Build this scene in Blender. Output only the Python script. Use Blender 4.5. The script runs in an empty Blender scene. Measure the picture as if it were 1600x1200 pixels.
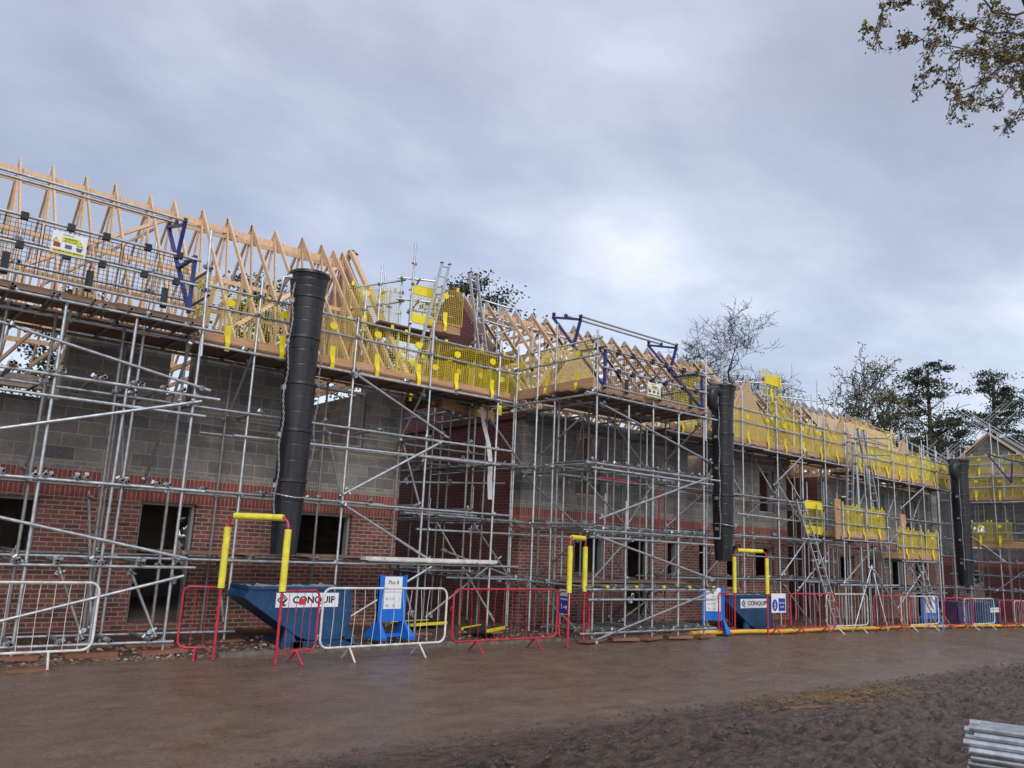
import bpy, math, random
import numpy as np
from mathutils import Vector, Matrix, noise
random.seed(7)
R = math.radians
scn = bpy.context.scene
col = scn.collection
# ------------------------------------------------------------------ camera
cam_d = bpy.data.cameras.new("Camera"); cam = bpy.data.objects.new("Camera", cam_d); col.objects.link(cam)
cam_d.sensor_fit = 'HORIZONTAL'; cam_d.sensor_width = 36.0; cam_d.lens = 36.0*1257/1600
cam_d.clip_start = 0.1; cam_d.clip_end = 3000
RM = ((0.76252769, 0.16151881, 0.62646883), (-0.64548721, 0.12473661, 0.75351645), (0.04356349, -0.97895477, 0.19937345))
M = Matrix(((RM[0][0], -RM[0][1], -RM[0][2], 0), (RM[1][0], -RM[1][1], -RM[1][2], 0), (RM[2][0], -RM[2][1], -RM[2][2], 1.8), (0, 0, 0, 1)))
cam.matrix_world = M
scn.camera = cam
# ------------------------------------------------------------------ sky, sun, exposure
SUN_EL, SUN_AZ = 38, 205      # azimuth: direction the light comes from, degrees from +Y clockwise
world = bpy.data.worlds.new("World"); scn.world = world; world.use_nodes = True
wt = world.node_tree; wt.nodes.clear()
def wn(t, **k):
    n = wt.nodes.new(t)
    for a, b in k.items(): setattr(n, a, b)
    return n
out = wn('ShaderNodeOutputWorld'); bg = wn('ShaderNodeBackground'); bg2 = wn('ShaderNodeBackground'); add = wn('ShaderNodeAddShader')
sky = wn('ShaderNodeTexSky', sky_type='NISHITA', sun_disc=False); sky.sun_elevation = R(SUN_EL); sky.sun_rotation = R(SUN_AZ)
bg.inputs['Strength'].default_value = 0.05
wt.links.new(sky.outputs[0], bg.inputs[0])
tc = wn('ShaderNodeTexCoord'); sep = wn('ShaderNodeSeparateXYZ'); wt.links.new(tc.outputs['Generated'], sep.inputs[0])
def wm(op, a, b=None, c=None):
    n = wn('ShaderNodeMath', operation=op)
    for i, v in enumerate((a, b, c)):
        if v is None: continue
        if isinstance(v, (int, float)): n.inputs[i].default_value = v
        else: wt.links.new(v, n.inputs[i])
    return n.outputs[0]
zz = wm('ADD', wm('MAXIMUM', sep.outputs[2], 0.0), 0.22)
cx_ = wm('DIVIDE', sep.outputs[0], zz); cy_ = wm('DIVIDE', sep.outputs[1], zz)
comb = wn('ShaderNodeCombineXYZ'); wt.links.new(cx_, comb.inputs[0]); wt.links.new(cy_, comb.inputs[1])
n1 = wn('ShaderNodeTexNoise'); n1.inputs['Scale'].default_value = 1.0; n1.inputs['Detail'].default_value = 8; n1.inputs['Roughness'].default_value = 0.53; n1.inputs['Distortion'].default_value = 0.15
mp = wn('ShaderNodeMapping'); mp.inputs['Location'].default_value = (3.1, 1.4, 0.0); mp.inputs['Rotation'].default_value = (0, 0, R(25)); mp.inputs['Scale'].default_value = (1.0, 1.35, 1)
wt.links.new(comb.outputs[0], mp.inputs[0]); wt.links.new(mp.outputs[0], n1.inputs['Vector'])
n2 = wn('ShaderNodeTexNoise'); n2.inputs['Scale'].default_value = 3.2; n2.inputs['Detail'].default_value = 6; n2.inputs['Roughness'].default_value = 0.6
wt.links.new(mp.outputs[0], n2.inputs['Vector'])
# brighter bank of cloud low over the far end of the terrace
br = wn('ShaderNodeVectorMath', operation='DOT_PRODUCT'); wt.links.new(tc.outputs['Generated'], br.inputs[0])
bd = Vector((0.76, 0.54, 0.36)).normalized(); br.inputs[1].default_value = bd
bank = wm('POWER', wm('MAXIMUM', br.outputs['Value'], 0.0), 22.0)
cl = wm('ADD', wm('ADD', wm('MULTIPLY', n1.outputs[0], 0.80), wm('MULTIPLY', n2.outputs[0], 0.20)), wm('MULTIPLY', bank, 0.025))
ramp = wn('ShaderNodeValToRGB'); wt.links.new(cl, ramp.inputs[0])
el = ramp.color_ramp.elements
el[0].position = 0.36; el[0].color = (0.375, 0.385, 0.46, 1)
el[1].position = 0.69; el[1].color = (0.94, 0.945, 1.0, 1)
e = el.new(0.47); e.color = (0.48, 0.495, 0.585, 1)
e = el.new(0.575); e.color = (0.64, 0.66, 0.745, 1)
wt.links.new(ramp.outputs[0], bg2.inputs[0]); bg2.inputs['Strength'].default_value = 0.74
wt.links.new(bg.outputs[0], add.inputs[0]); wt.links.new(bg2.outputs[0], add.inputs[1]); wt.links.new(add.outputs[0], out.inputs[0])
sd = bpy.data.lights.new("Sun", 'SUN'); sun = bpy.data.objects.new("Sun", sd); col.objects.link(sun)
sd.energy = 1.5; sd.angle = R(25); sd.color = (1.0, 0.96, 0.9)
d = Vector((math.sin(R(SUN_AZ))*math.cos(R(SUN_EL)), math.cos(R(SUN_AZ))*math.cos(R(SUN_EL)), math.sin(R(SUN_EL))))
sun.rotation_euler = d.to_track_quat('Z', 'Y').to_euler(); sun.location = (0, 0, 30)
vs = scn.view_settings; vs.view_transform = 'Standard'; vs.look = 'None'; vs.exposure = 0.25; vs.gamma = 1.0
# ------------------------------------------------------------------ helpers
def tag(o, label=None, cat=None, group=None, kind=None):
    if label: o['label'] = label
    if cat: o['category'] = cat
    if group: o['group'] = group
    if kind: o['kind'] = kind
    return o
def empty(name, loc=(0, 0, 0), rz=0.0, label=None, cat=None, group=None):
    o = bpy.data.objects.new(name, None); col.objects.link(o); o.location = loc; o.rotation_euler = (0, 0, rz)
    o.empty_display_size = 0.2
    return tag(o, label, cat, group)
class MB:
    def __init__(s): s.v = []; s.f = []; s.m = []; s.s = []
    def face(s, pts, mi=0, sm=False):
        b = len(s.v); s.v += [tuple(p) for p in pts]; s.f.append(tuple(range(b, b+len(pts)))); s.m.append(mi); s.s.append(sm)
    def raw(s, vs_, fs, mi=0, sm=False):
        b = len(s.v); s.v += [tuple(p) for p in vs_]
        for f in fs: s.f.append(tuple(b+i for i in f)); s.m.append(mi); s.s.append(sm)
    def box(s, x0, x1, y0, y1, z0, z1, mi=0):
        s.raw([(x0,y0,z0),(x1,y0,z0),(x1,y1,z0),(x0,y1,z0),(x0,y0,z1),(x1,y0,z1),(x1,y1,z1),(x0,y1,z1)],
              [(0,3,2,1),(4,5,6,7),(0,1,5,4),(1,2,6,5),(2,3,7,6),(3,0,4,7)], mi)
    def bar(s, a, b, w, h, up=(0, 0, 1), mi=0):
        a = Vector(a); b = Vector(b); d = (b-a).normalized(); u = Vector(up); sd_ = d.cross(u)
        if sd_.length < 1e-4: sd_ = d.cross(Vector((1, 0, 0)))
        sd_.normalize(); u = sd_.cross(d).normalized(); sd_ *= w/2; u *= h/2
        vs_ = [a-sd_-u, a+sd_-u, a+sd_+u, a-sd_+u, b-sd_-u, b+sd_-u, b+sd_+u, b-sd_+u]
        s.raw(vs_, [(3,2,1,0),(4,5,6,7),(0,1,5,4),(1,2,6,5),(2,3,7,6),(3,0,4,7)], mi)
    def tube(s, a, b, r, n=8, r2=None, mi=0, cap=True, hollow=0.0, dark=1):
        a = Vector(a); b = Vector(b); d = (b-a)
        L = d.length
        if L < 1e-6: return
        d /= L; x = d.orthogonal().normalized(); y = d.cross(x); r2 = r if r2 is None else r2
        rg = lambda c, rr: [c+(x*math.cos(6.28318*i/n)+y*math.sin(6.28318*i/n))*rr for i in range(n)]
        s.raw(rg(a, r)+rg(b, r2), [(i, (i+1) % n, n+(i+1) % n, n+i) for i in range(n)], mi, True)
        if not cap: return
        if hollow:
            for c, sg, rr in ((a, 1, r), (b, -1, r2)):
                ri = rr*hollow; dp = min(0.05, L*0.3)
                s.raw(rg(c, rr)+rg(c, ri), [(i, (i+1) % n, n+(i+1) % n, n+i) for i in range(n)], mi)
                s.raw(rg(c, ri)+rg(c+d*sg*dp, ri*.99), [(i, (i+1) % n, n+(i+1) % n, n+i) for i in range(n)], dark)
                s.raw(rg(c+d*sg*dp, ri), [tuple(range(n))], dark)
        else:
            s.raw(rg(a, r), [tuple(reversed(range(n)))], mi); s.raw(rg(b, r2), [tuple(range(n))], mi)
    def path(s, pts, r, n=6, mi=0, radii=None):
        pts = [Vector(p) for p in pts]; N = len(pts); ring = []
        up = None
        for i, p in enumerate(pts):
            d = (pts[min(i+1, N-1)]-pts[max(i-1, 0)]).normalized()
            if up is None: up = d.orthogonal().normalized()
            x = up-d*up.dot(d)
            if x.length < 1e-5: x = d.orthogonal()
            x.normalize(); up = x; y = d.cross(x); rr = radii[i] if radii else r
            ring += [p+(x*math.cos(6.28318*j/n)+y*math.sin(6.28318*j/n))*rr for j in range(n)]
        fs = [(i*n+j, i*n+(j+1) % n, (i+1)*n+(j+1) % n, (i+1)*n+j) for i in range(N-1) for j in range(n)]
        s.raw(ring, fs, mi, True)
        s.raw(ring[:n], [tuple(reversed(range(n)))], mi); s.raw(ring[-n:], [tuple(range(n))], mi)
    def mesh(s, name, mats):
        me = bpy.data.meshes.new(name); me.from_pydata(s.v, [], s.f)
        for m in (mats if isinstance(mats, (list, tuple)) else [mats]): me.materials.append(m)
        me.polygons.foreach_set('material_index', s.m); me.polygons.foreach_set('use_smooth', s.s); me.update()
        return me
    def make(s, name, mats, parent=None, loc=None):
        o = bpy.data.objects.new(name, s.mesh(name, mats)); col.objects.link(o)
        if parent is not None:
            o.parent = parent
            if loc is None: # vertices were given in world coordinates
                for v in o.data.vertices: v.co -= parent.location
                loc = (0, 0, 0)
        if loc is not None: o.location = loc
        return o
def inst(me, name, parent=None, loc=(0, 0, 0), rot=(0, 0, 0)):
    o = bpy.data.objects.new(name, me); col.objects.link(o); o.parent = parent; o.location = loc; o.rotation_euler = rot
    return o
def copy_tree(o, parent=None):
    c = o.copy(); col.objects.link(c); c.parent = parent
    for ch in list(o.children): copy_tree(ch, c)
    return c
# ------------------------------------------------------------------ materials
def mat(name, base=(.5,.5,.5), rough=.6, metal=0.0, spec=.5):
    m = bpy.data.materials.new(name); m.use_nodes = True; nt = m.node_tree
    b = nt.nodes['Principled BSDF']; b.inputs['Base Color'].default_value = (*base, 1); b.inputs['Roughness'].default_value = rough
    b.inputs['Metallic'].default_value = metal; b.inputs['Specular IOR Level'].default_value = spec
    return m, nt, b
def nd(nt, t, **k):
    n = nt.nodes.new(t)
    for a, b in k.items(): setattr(n, a, b)
    return n
def noise_n(nt, vec, scale, detail=4, rough=.55):
    n = nd(nt, 'ShaderNodeTexNoise'); n.inputs['Scale'].default_value = scale; n.inputs['Detail'].default_value = detail; n.inputs['Roughness'].default_value = rough
    nt.links.new(vec, n.inputs['Vector']); return n.outputs[0]
def ramp_n(nt, fac, stops):
    r = nd(nt, 'ShaderNodeValToRGB'); nt.links.new(fac, r.inputs[0]); els = r.color_ramp.elements
    els[0].position = stops[0][0]; els[0].color = (*stops[0][1], 1); els[1].position = stops[-1][0]; els[1].color = (*stops[-1][1], 1)
    for p, c in stops[1:-1]: x = els.new(p); x.color = (*c, 1)
    return r.outputs[0]
def mix_n(nt, fac, a, b, mode='MIX'):
    n = nd(nt, 'ShaderNodeMix', data_type='RGBA', blend_type=mode)
    for i, v in ((0, fac), (6, a), (7, b)):
        if isinstance(v, (int, float)): n.inputs[i].default_value = v
        elif isinstance(v, tuple): n.inputs[i].default_value = (*v, 1)
        else: nt.links.new(v, n.inputs[i])
    return n.outputs[2]
def bump_n(nt, b, h, st=.3, dist=.01):
    n = nd(nt, 'ShaderNodeBump'); n.inputs['Strength'].default_value = st; n.inputs['Distance'].default_value = dist
    nt.links.new(h, n.inputs['Height']); nt.links.new(n.outputs[0], b.inputs['Normal'])
def pos(nt): return nd(nt, 'ShaderNodeNewGeometry').outputs['Position']
def objc(nt): return nd(nt, 'ShaderNodeTexCoord').outputs['Object']
def simple(name, c1, c2, scale=6, rough=(.4,.7), metal=0.0, bump=0.0, rnd=0.0, world_=False, stretch=None, spec=.5):
    m, nt, b = mat(name, c1, rough[0], metal, spec); v = pos(nt) if world_ else objc(nt)
    if stretch:
        mpn = nd(nt, 'ShaderNodeMapping'); mpn.inputs['Scale'].default_value = stretch; nt.links.new(v, mpn.inputs[0]); v = mpn.outputs[0]
    f = noise_n(nt, v, scale, 6, .62); c = ramp_n(nt, f, [(.33, c1), (.68, c2)])
    if rnd:
        oi = nd(nt, 'ShaderNodeObjectInfo'); hs = nd(nt, 'ShaderNodeHueSaturation'); mr = nd(nt, 'ShaderNodeMapRange')
        nt.links.new(oi.outputs['Random'], mr.inputs[0]); mr.inputs[3].default_value = 1-rnd; mr.inputs[4].default_value = 1+rnd
        nt.links.new(mr.outputs[0], hs.inputs['Value']); nt.links.new(c, hs.inputs['Color']); c = hs.outputs[0]
    nt.links.new(c, b.inputs['Base Color'])
    r = nd(nt, 'ShaderNodeMapRange'); nt.links.new(f, r.inputs[0]); r.inputs[1].default_value = .3; r.inputs[2].default_value = .7; r.inputs[3].default_value = rough[0]; r.inputs[4].default_value = rough[1]
    nt.links.new(r.outputs[0], b.inputs['Roughness'])
    if bump: bump_n(nt, b, f, bump, .01)
    return m
def masonry(name, bw, bh, cA, cB, cM, z0=0.0, mortar=.006, offset=.5, var=None, bump=.6, dirt=.35):
    m, nt, b = mat(name, cA, .85); p = pos(nt); s = nd(nt, 'ShaderNodeSeparateXYZ'); nt.links.new(p, s.inputs[0])
    a = nd(nt, 'ShaderNodeMath', operation='ADD'); nt.links.new(s.outputs[0], a.inputs[0]); nt.links.new(s.outputs[1], a.inputs[1])
    z = nd(nt, 'ShaderNodeMath', operation='SUBTRACT'); nt.links.new(s.outputs[2], z.inputs[0]); z.inputs[1].default_value = z0-50*bh
    c = nd(nt, 'ShaderNodeCombineXYZ'); nt.links.new(a.outputs[0], c.inputs[0]); nt.links.new(z.outputs[0], c.inputs[1])
    wob = noise_n(nt, p, 7, 2)                           # courses that are not ruler straight
    mad = nd(nt, 'ShaderNodeVectorMath', operation='MULTIPLY_ADD'); nt.links.new(wob, mad.inputs[0]); mad.inputs[1].default_value = (.014, .014, 0); nt.links.new(c.outputs[0], mad.inputs[2])
    t = nd(nt, 'ShaderNodeTexBrick'); t.offset = offset; t.inputs['Scale'].default_value = 1; t.inputs['Brick Width'].default_value = bw; t.inputs['Row Height'].default_value = bh
    t.inputs['Mortar Size'].default_value = mortar; t.inputs['Mortar Smooth'].default_value = .15; t.inputs['Bias'].default_value = 0
    t.inputs['Color1'].default_value = (*cA, 1); t.inputs['Color2'].default_value = (*cB, 1); t.inputs['Mortar'].default_value = (*cM, 1)
    nt.links.new(mad.outputs[0], t.inputs['Vector'])
    fine = noise_n(nt, p, 45, 5, .7); big = noise_n(nt, p, 1.1, 5, .6)
    cc = mix_n(nt, 1.0, t.outputs['Color'], ramp_n(nt, fine, [(.25, (.62,.62,.62)), (.75, (1.3,1.3,1.3))]), 'MULTIPLY')
    cc = mix_n(nt, dirt, cc, mix_n(nt, 1.0, cc, ramp_n(nt, big, [(.35, (.45,.45,.47)), (.65, (1.25,1.22,1.18))]), 'MULTIPLY'))
    if var: # smears of mortar and efflorescence
        sm = noise_n(nt, p, 3.3, 6, .7); cc = mix_n(nt, ramp_n(nt, sm, [(.58, (0,0,0)), (.75, (.5,.5,.5))]), cc, var)
    nt.links.new(cc, b.inputs['Base Color'])
    h = nd(nt, 'ShaderNodeMath', operation='MULTIPLY_ADD'); nt.links.new(t.outputs['Fac'], h.inputs[0]); h.inputs[1].default_value = -1; nt.links.new(fine, h.inputs[2])
    bump_n(nt, b, h.outputs[0], bump, .006)
    return m
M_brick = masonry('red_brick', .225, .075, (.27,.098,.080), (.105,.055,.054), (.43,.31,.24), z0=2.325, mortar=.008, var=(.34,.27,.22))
M_brick2 = masonry('deep_red_brick_shaded', .225, .075, (.17,.048,.044), (.10,.034,.034), (.23,.15,.12), z0=2.325)  # deep red brick, its colour lowered further to stand in for recess shade
M_soldier = masonry('soldier_brick', .075, .225, (.33,.075,.060), (.20,.058,.052), (.42,.31,.25), z0=2.325, offset=0)
M_cours = masonry('coursing_brick', .225, .075, (.27,.255,.23), (.19,.185,.175), (.40,.34,.26), z0=2.325, mortar=.007)
M_block = masonry('grey_block', .45, .225, (.225,.218,.205), (.140,.138,.136), (.38,.32,.23), z0=2.925, mortar=.007, var=(.36,.34,.32), bump=.35, dirt=.55)
M_blockin = masonry('inner_block', .45, .225, (.42,.38,.36), (.36,.33,.31), (.5,.45,.4), z0=2.925, bump=.3)
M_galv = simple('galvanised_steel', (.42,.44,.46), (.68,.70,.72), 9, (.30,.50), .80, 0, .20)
M_galvd = simple('darker_steel', (.20,.20,.20), (.36,.36,.35), 8, (.45,.7), .6, 0, .2)  # darker, duller steel, mostly for inner rows, transoms and back braces
M_coup = simple('coupler_steel', (.30,.31,.33), (.5,.52,.54), 20, (.35,.55), .8, 0, .2)
M_hole = mat('tube_bore_shade', (.012,.012,.014), .9)[0]  # near-black colour stands in for the shade inside open tube ends
M_wood = simple('pine_timber', (.54,.35,.205), (.75,.54,.35), 5, (.6,.8), 0, .1, .12, stretch=(6,6,1.2))
M_woodg = simple('nail_plate', (.38,.37,.35), (.5,.49,.46), 14, (.35,.5), .6)
M_toe = simple('toe_board_timber', (.36,.19,.095), (.56,.345,.19), 3.5, (.6,.8), 0, .2, .18, stretch=(1,5,12))
M_plank = simple('scaffold_plank', (.17,.095,.065), (.29,.185,.13), 4, (.7,.9), 0, .2, .2, stretch=(1.2,8,8))
M_sole = simple('sole_board', (.20,.085,.05), (.28,.13,.08), 5, (.6,.9), 0, .2, .15)
M_yellow = simple('yellow_coated_wire', (.66,.52,.03), (.88,.74,.05), 3, (.45,.6), 0, 0, .12)
M_ydisc = simple('yellow_plastic', (.74,.60,.01), (.88,.72,.02), 5, (.4,.6), 0, 0, .08)
M_foam = simple('yellow_foam_sleeve', (.62,.55,.05), (.90,.80,.07), 7, (.55,.75), 0, .12)
M_redp = simple('red_paint', (.34,.022,.040), (.64,.035,.070), 7, (.32,.5), 0, .04, .06)
M_whitep = simple('white_paint', (.48,.45,.41), (.82,.81,.79), 6, (.35,.55), 0, .04)
M_blueg = simple('dark_blue_paint', (.018,.026,.15), (.03,.04,.21), 8, (.35,.5))
M_blkm = simple('black_coated_wire', (.018,.014,.014), (.04,.03,.03), 8, (.6,.7), spec=.2)
M_black = simple('black_plastic', (.007,.008,.012), (.036,.037,.042), 5, (.30,.58), 0, .12, spec=.4, stretch=(2.5,2.5,.25))
M_osb = simple('strand_board', (.34,.22,.11), (.68,.50,.31), 17, (.7,.85), 0, .15, world_=True, stretch=(1,1,1.6))
M_conc = simple('concrete', (.26,.24,.215), (.36,.34,.31), 6, (.75,.9), 0, .2, world_=True)
M_kerb = simple('muddy_kerb_concrete', (.085,.070,.058), (.20,.175,.15), 5, (.5,.8), 0, .3, world_=True)
M_slab = simple('floor_slab', (.20,.16,.13), (.28,.235,.2), 2, (.6,.85), 0, .1, world_=True)
M_sock = simple('grey_eaves_sock', (.10,.10,.105), (.17,.17,.175), 3, (.6,.8))
M_pvc = simple('grey_cavity_closer', (.27,.28,.29), (.33,.34,.35), 3, (.5,.7))
M_board = simple('grey_plasterboard', (.24,.22,.20), (.29,.27,.25), 3, (.8,.9))
M_alu = simple('ladder_aluminium', (.55,.56,.58), (.7,.71,.72), 9, (.3,.45), .8)
M_bark = simple('oak_bark', (.030,.027,.024), (.07,.062,.052), 5, (.85,.95), 0, .3)
M_barkd = simple('pine_bark', (.050,.036,.028), (.10,.07,.05), 5, (.85,.95), 0, .3)
M_tarp = simple('white_membrane', (.62,.62,.64), (.74,.74,.76), 4, (.5,.6))
def leafm(name, a, b_):
    m, nt, b = mat(name, a, .6); oi = nd(nt, 'ShaderNodeTexNoise'); oi.inputs['Scale'].default_value = .9; nt.links.new(pos(nt), oi.inputs['Vector'])
    nt.links.new(ramp_n(nt, oi.outputs[0], [(.35, a), (.65, b_)]), b.inputs['Base Color']); return m
M_needle = leafm('pine_needles', (.018,.032,.018), (.050,.070,.034))
M_leafy = leafm('young_oak_leaves', (.10,.115,.03), (.20,.19,.06))
M_bronze = leafm('bronze_oak_leaves', (.12,.085,.02), (.22,.19,.05))
# scuffed blue steel of the tipping skips
M_skip, nt, b = mat('blue_skip_steel', (.014,.075,.19), .45); p_ = objc(nt)
scr = noise_n(nt, p_, 9, 8, .8); msk = ramp_n(nt, scr, [(.585, (0,0,0)), (.65, (1,1,1))]); bgn = noise_n(nt, p_, 2, 4)
nt.links.new(mix_n(nt, msk, ramp_n(nt, bgn, [(.3, (.008,.045,.115)), (.7, (.014,.075,.18))]), (.22,.25,.26)), b.inputs['Base Color']); bump_n(nt, b, bgn, .3, .02)
M_bright = simple('blue_plastic_stand', (.006,.13,.55), (.01,.17,.64), 3, (.35,.5))
M_white = simple('white_sheet', (.74,.75,.78), (.80,.81,.84), 3, (.45,.55))
M_ink = mat('dark_ink', (.012,.014,.03), .5)[0]
M_grink = mat('grey_ink', (.32,.33,.35), .6)[0]
M_sblue = mat('sign_blue', (.012,.045,.36), .45)[0]
M_syel = mat('sign_yellow', (.66,.66,.05), .5)[0]
M_sred = mat('sign_maroon', (.25,.035,.06), .5)[0]
M_sgrey = mat('sign_slate', (.09,.11,.20), .5)[0]
# ------------------------------------------------------------------ ground
def gz(x, y=10.0):
    g = -0.00033*x*x if x > 0 else 0.0
    g = max(g, -0.00066*42*x+0.00033*42*42) if x > 42 else g
    return max(g, -0.9)
def sstep(a, b, x):
    t = max(0.0, min(1.0, (x-a)/(b-a))); return t*t*(3-2*t)
def soil_h(x, y):
    """height of the real ground above the road plane"""
    n = noise.noise
    g = gz(x)
    k = 12.75+0.12*n((x*.6, 3.1, 0))                                   # kerb side: churned soil towards the houses
    h = sstep(k-.1, k+.35, y)*0.055+sstep(13.2, 14.6, y)*0.06
    soil = sstep(k-.1, k+.3, y)
    h += soil*(0.040*n((x*1.7, y*1.7, 1))+0.028*n((x*5, y*5, 2))+0.014*n((x*14, y*14, 5)))
    e = 6.55+0.25*math.sin(x*.35+1)+0.45*n((x*.5, 0, 7))+.2*n((x*2.2, y, 9))-1.1*sstep(8, 3, x)   # near side: mud verge
    mud = sstep(e+.15, e-.5, y)
    ru = 0.0
    if mud > 0:
        q = y+0.10*x+.18*n((x*.8, y*.8, 4))
        for c, wd in ((5.75, .34), (4.55, .36), (3.35, .34), (2.1, .36)):
            t = (q-c)/wd
            if abs(t) < 1.4:
                w = max(0.0, 1-abs(t)**3/1.6)
                ru += w*(-.030+0.040*math.sin((x*2.1*math.pi/.36)*.5+2.6*abs(t)+1.5*n((x*1.3, y*1.3, 0)))*(.6+.8*n((x*1.1, y*1.1, 8))))+.022*max(0, 1-abs(abs(t)-1.1)/.3)
        h += mud*(0.018+ru*1.25+0.040*n((x*.9, y*.9, 11))+0.060*(.5-abs(n((x*1.9+y*.5, y*5.5, 12))))*2*.8-.03+0.024*n((x*7, y*13, 13))+.014*n((x*16, y*20, 3)))
    road = (1-mud)*(1-soil)
    h += road*(-.012+0.010*n((x*.45, y*1.3, 21))+.0045*n((x*2, y*6, 22))+.0035*n((x*9, y*14, 23)))
    pd = math.exp(-(((x-7.3)/.9)**2+((y-11.25)/.28)**2)); h = h*(1-pd)+(g-.022)*pd if road > .5 else h
    return g+h
def grid_axis(segs):
    a = []
    for s0, s1, st in segs:
        nn = max(1, int(round((s1-s0)/st))); a += [s0+(s1-s0)*i/nn for i in range(nn)]
    return a+[segs[-1][1]]
gx = grid_axis([(-400,-40,60), (-40,-6,3), (-6,0.8,.3), (0.8,14,.045), (14,24,.1), (24,46,.3), (46,120,6), (120,900,80)])
gy = grid_axis([(-60,-2,8), (-2,2,.4), (2,8,.035), (8,12.2,.1), (12.2,15.2,.06), (15.2,22,.6), (22,60,5), (60,900,80)])
V = []; F = []
for y in gy:
    for x in gx:
        far = x < -10 or x > 60 or y > 25 or y < -3
        V.append((x, y, (gz(x) if far else soil_h(x, y))))
nx = len(gx)
for j in range(len(gy)-1):
    for i in range(nx-1): a_ = j*nx+i; F.append((a_, a_+1, a_+nx+1, a_+nx))
me = bpy.data.meshes.new('ground'); me.from_pydata(V, [], F); me.polygons.foreach_set('use_smooth', [True]*len(F)); me.update()
M_gnd, nt, b = mat('wet_mud', (.08,.05,.04), .5, 0, .5); p_ = pos(nt)
s_ = nd(nt, 'ShaderNodeSeparateXYZ'); nt.links.new(p_, s_.inputs[0])
nA = noise_n(nt, p_, 1.6, 7, .65); nB = noise_n(nt, p_, 11, 7, .7); nC = noise_n(nt, p_, 42, 6, .78); nD = noise_n(nt, p_, .55, 4, .55)
mudc = ramp_n(nt, nB, [(.30, (.065,.038,.027)), (.50, (.130,.080,.055)), (.70, (.215,.145,.10))])
ochre = ramp_n(nt, nB, [(.30, (.075,.045,.02)), (.7, (.24,.145,.065))])
mudc = mix_n(nt, ramp_n(nt, nA, [(.53, (0,0,0)), (.62, (.8,.8,.8))]), mudc, ochre)
rs = nd(nt, 'ShaderNodeMapping'); rs.inputs['Scale'].default_value = (1.2, 2.0, 1); rs.inputs['Rotation'].default_value = (0, 0, .06); nt.links.new(p_, rs.inputs[0])
nR = noise_n(nt, rs.outputs[0], 1.7, 12, .74)
roadc = ramp_n(nt, nR, [(.28, (.110,.072,.050)), (.50, (.158,.108,.076)), (.72, (.205,.150,.112))])
ms = nd(nt, 'ShaderNodeMapping'); ms.inputs['Scale'].default_value = (2.2, 6.5, 1); ms.inputs['Rotation'].default_value = (0, 0, -.12); nt.links.new(p_, ms.inputs[0])
nM = noise_n(nt, ms.outputs[0], 1.6, 7, .72)
mudc = mix_n(nt, ramp_n(nt, nM, [(.50, (0,0,0)), (.56, (.85,.85,.85))]), mudc, (.030,.020,.016))
soilc = ramp_n(nt, nB, [(.30, (.055,.030,.022)), (.55, (.125,.068,.046)), (.78, (.23,.14,.10))])
def band(y0, y1, jitter=.9):
    ja = nd(nt, 'ShaderNodeMath', operation='MULTIPLY_ADD'); nt.links.new(nA, ja.inputs[0]); ja.inputs[1].default_value = jitter; nt.links.new(s_.outputs[1], ja.inputs[2])
    jb = nd(nt, 'ShaderNodeMath', operation='MULTIPLY_ADD'); nt.links.new(nB, jb.inputs[0]); jb.inputs[1].default_value = jitter*.35; nt.links.new(ja.outputs[0], jb.inputs[2])
    r = nd(nt, 'ShaderNodeMapRange'); nt.links.new(jb.outputs[0], r.inputs[0]); r.inputs[1].default_value = y0+jitter*.67; r.inputs[2].default_value = y1+jitter*.67; return r.outputs[0]
f_mud = band(6.75, 6.2); f_soil = band(12.6, 12.85, .3)
cc = mix_n(nt, f_soil, mix_n(nt, f_mud, roadc, mudc), soilc)
cc = mix_n(nt, 1.0, cc, ramp_n(nt, nC, [(.34, (.50,.50,.50)), (.66, (1.5,1.5,1.5))]), 'MULTIPLY')
nt.links.new(cc, b.inputs['Base Color'])
str_m = nd(nt, 'ShaderNodeMapping'); str_m.inputs['Scale'].default_value = (.6, 1.3, 1); nt.links.new(p_, str_m.inputs[0])
wet = noise_n(nt, str_m.outputs[0], 1.3, 6, .6)
rr = nd(nt, 'ShaderNodeMapRange'); nt.links.new(wet, rr.inputs[0]); rr.inputs[1].default_value = .36; rr.inputs[2].default_value = .62; rr.inputs[3].default_value = .12; rr.inputs[4].default_value = .50
soilr = nd(nt, 'ShaderNodeMix', data_type='FLOAT'); nt.links.new(f_soil, soilr.inputs[0]); nt.links.new(rr.outputs[0], soilr.inputs[2]); soilr.inputs[3].default_value = .85
nt.links.new(soilr.outputs[0], b.inputs['Roughness'])
hb = nd(nt, 'ShaderNodeMath', operation='ADD'); nt.links.new(nM, hb.inputs[0]); nt.links.new(nC, hb.inputs[1])
bs = nd(nt, 'ShaderNodeMapRange'); fm = nd(nt, 'ShaderNodeMath', operation='MAXIMUM'); nt.links.new(f_soil, fm.inputs[0]); nt.links.new(f_mud, fm.inputs[1]); nt.links.new(fm.outputs[0], bs.inputs[0]); bs.inputs[3].default_value = .22; bs.inputs[4].default_value = 1.0
bn = nd(nt, 'ShaderNodeBump'); bn.inputs['Distance'].default_value = .05; nt.links.new(bs.outputs[0], bn.inputs['Strength']); nt.links.new(hb.outputs[0], bn.inputs['Height']); nt.links.new(bn.outputs[0], b.inputs['Normal'])
me.materials.append(M_gnd)
g = bpy.data.objects.new('ground', me); col.objects.link(g); tag(g, 'wet brown mud road with churned soil beside the houses', kind='structure')
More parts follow.
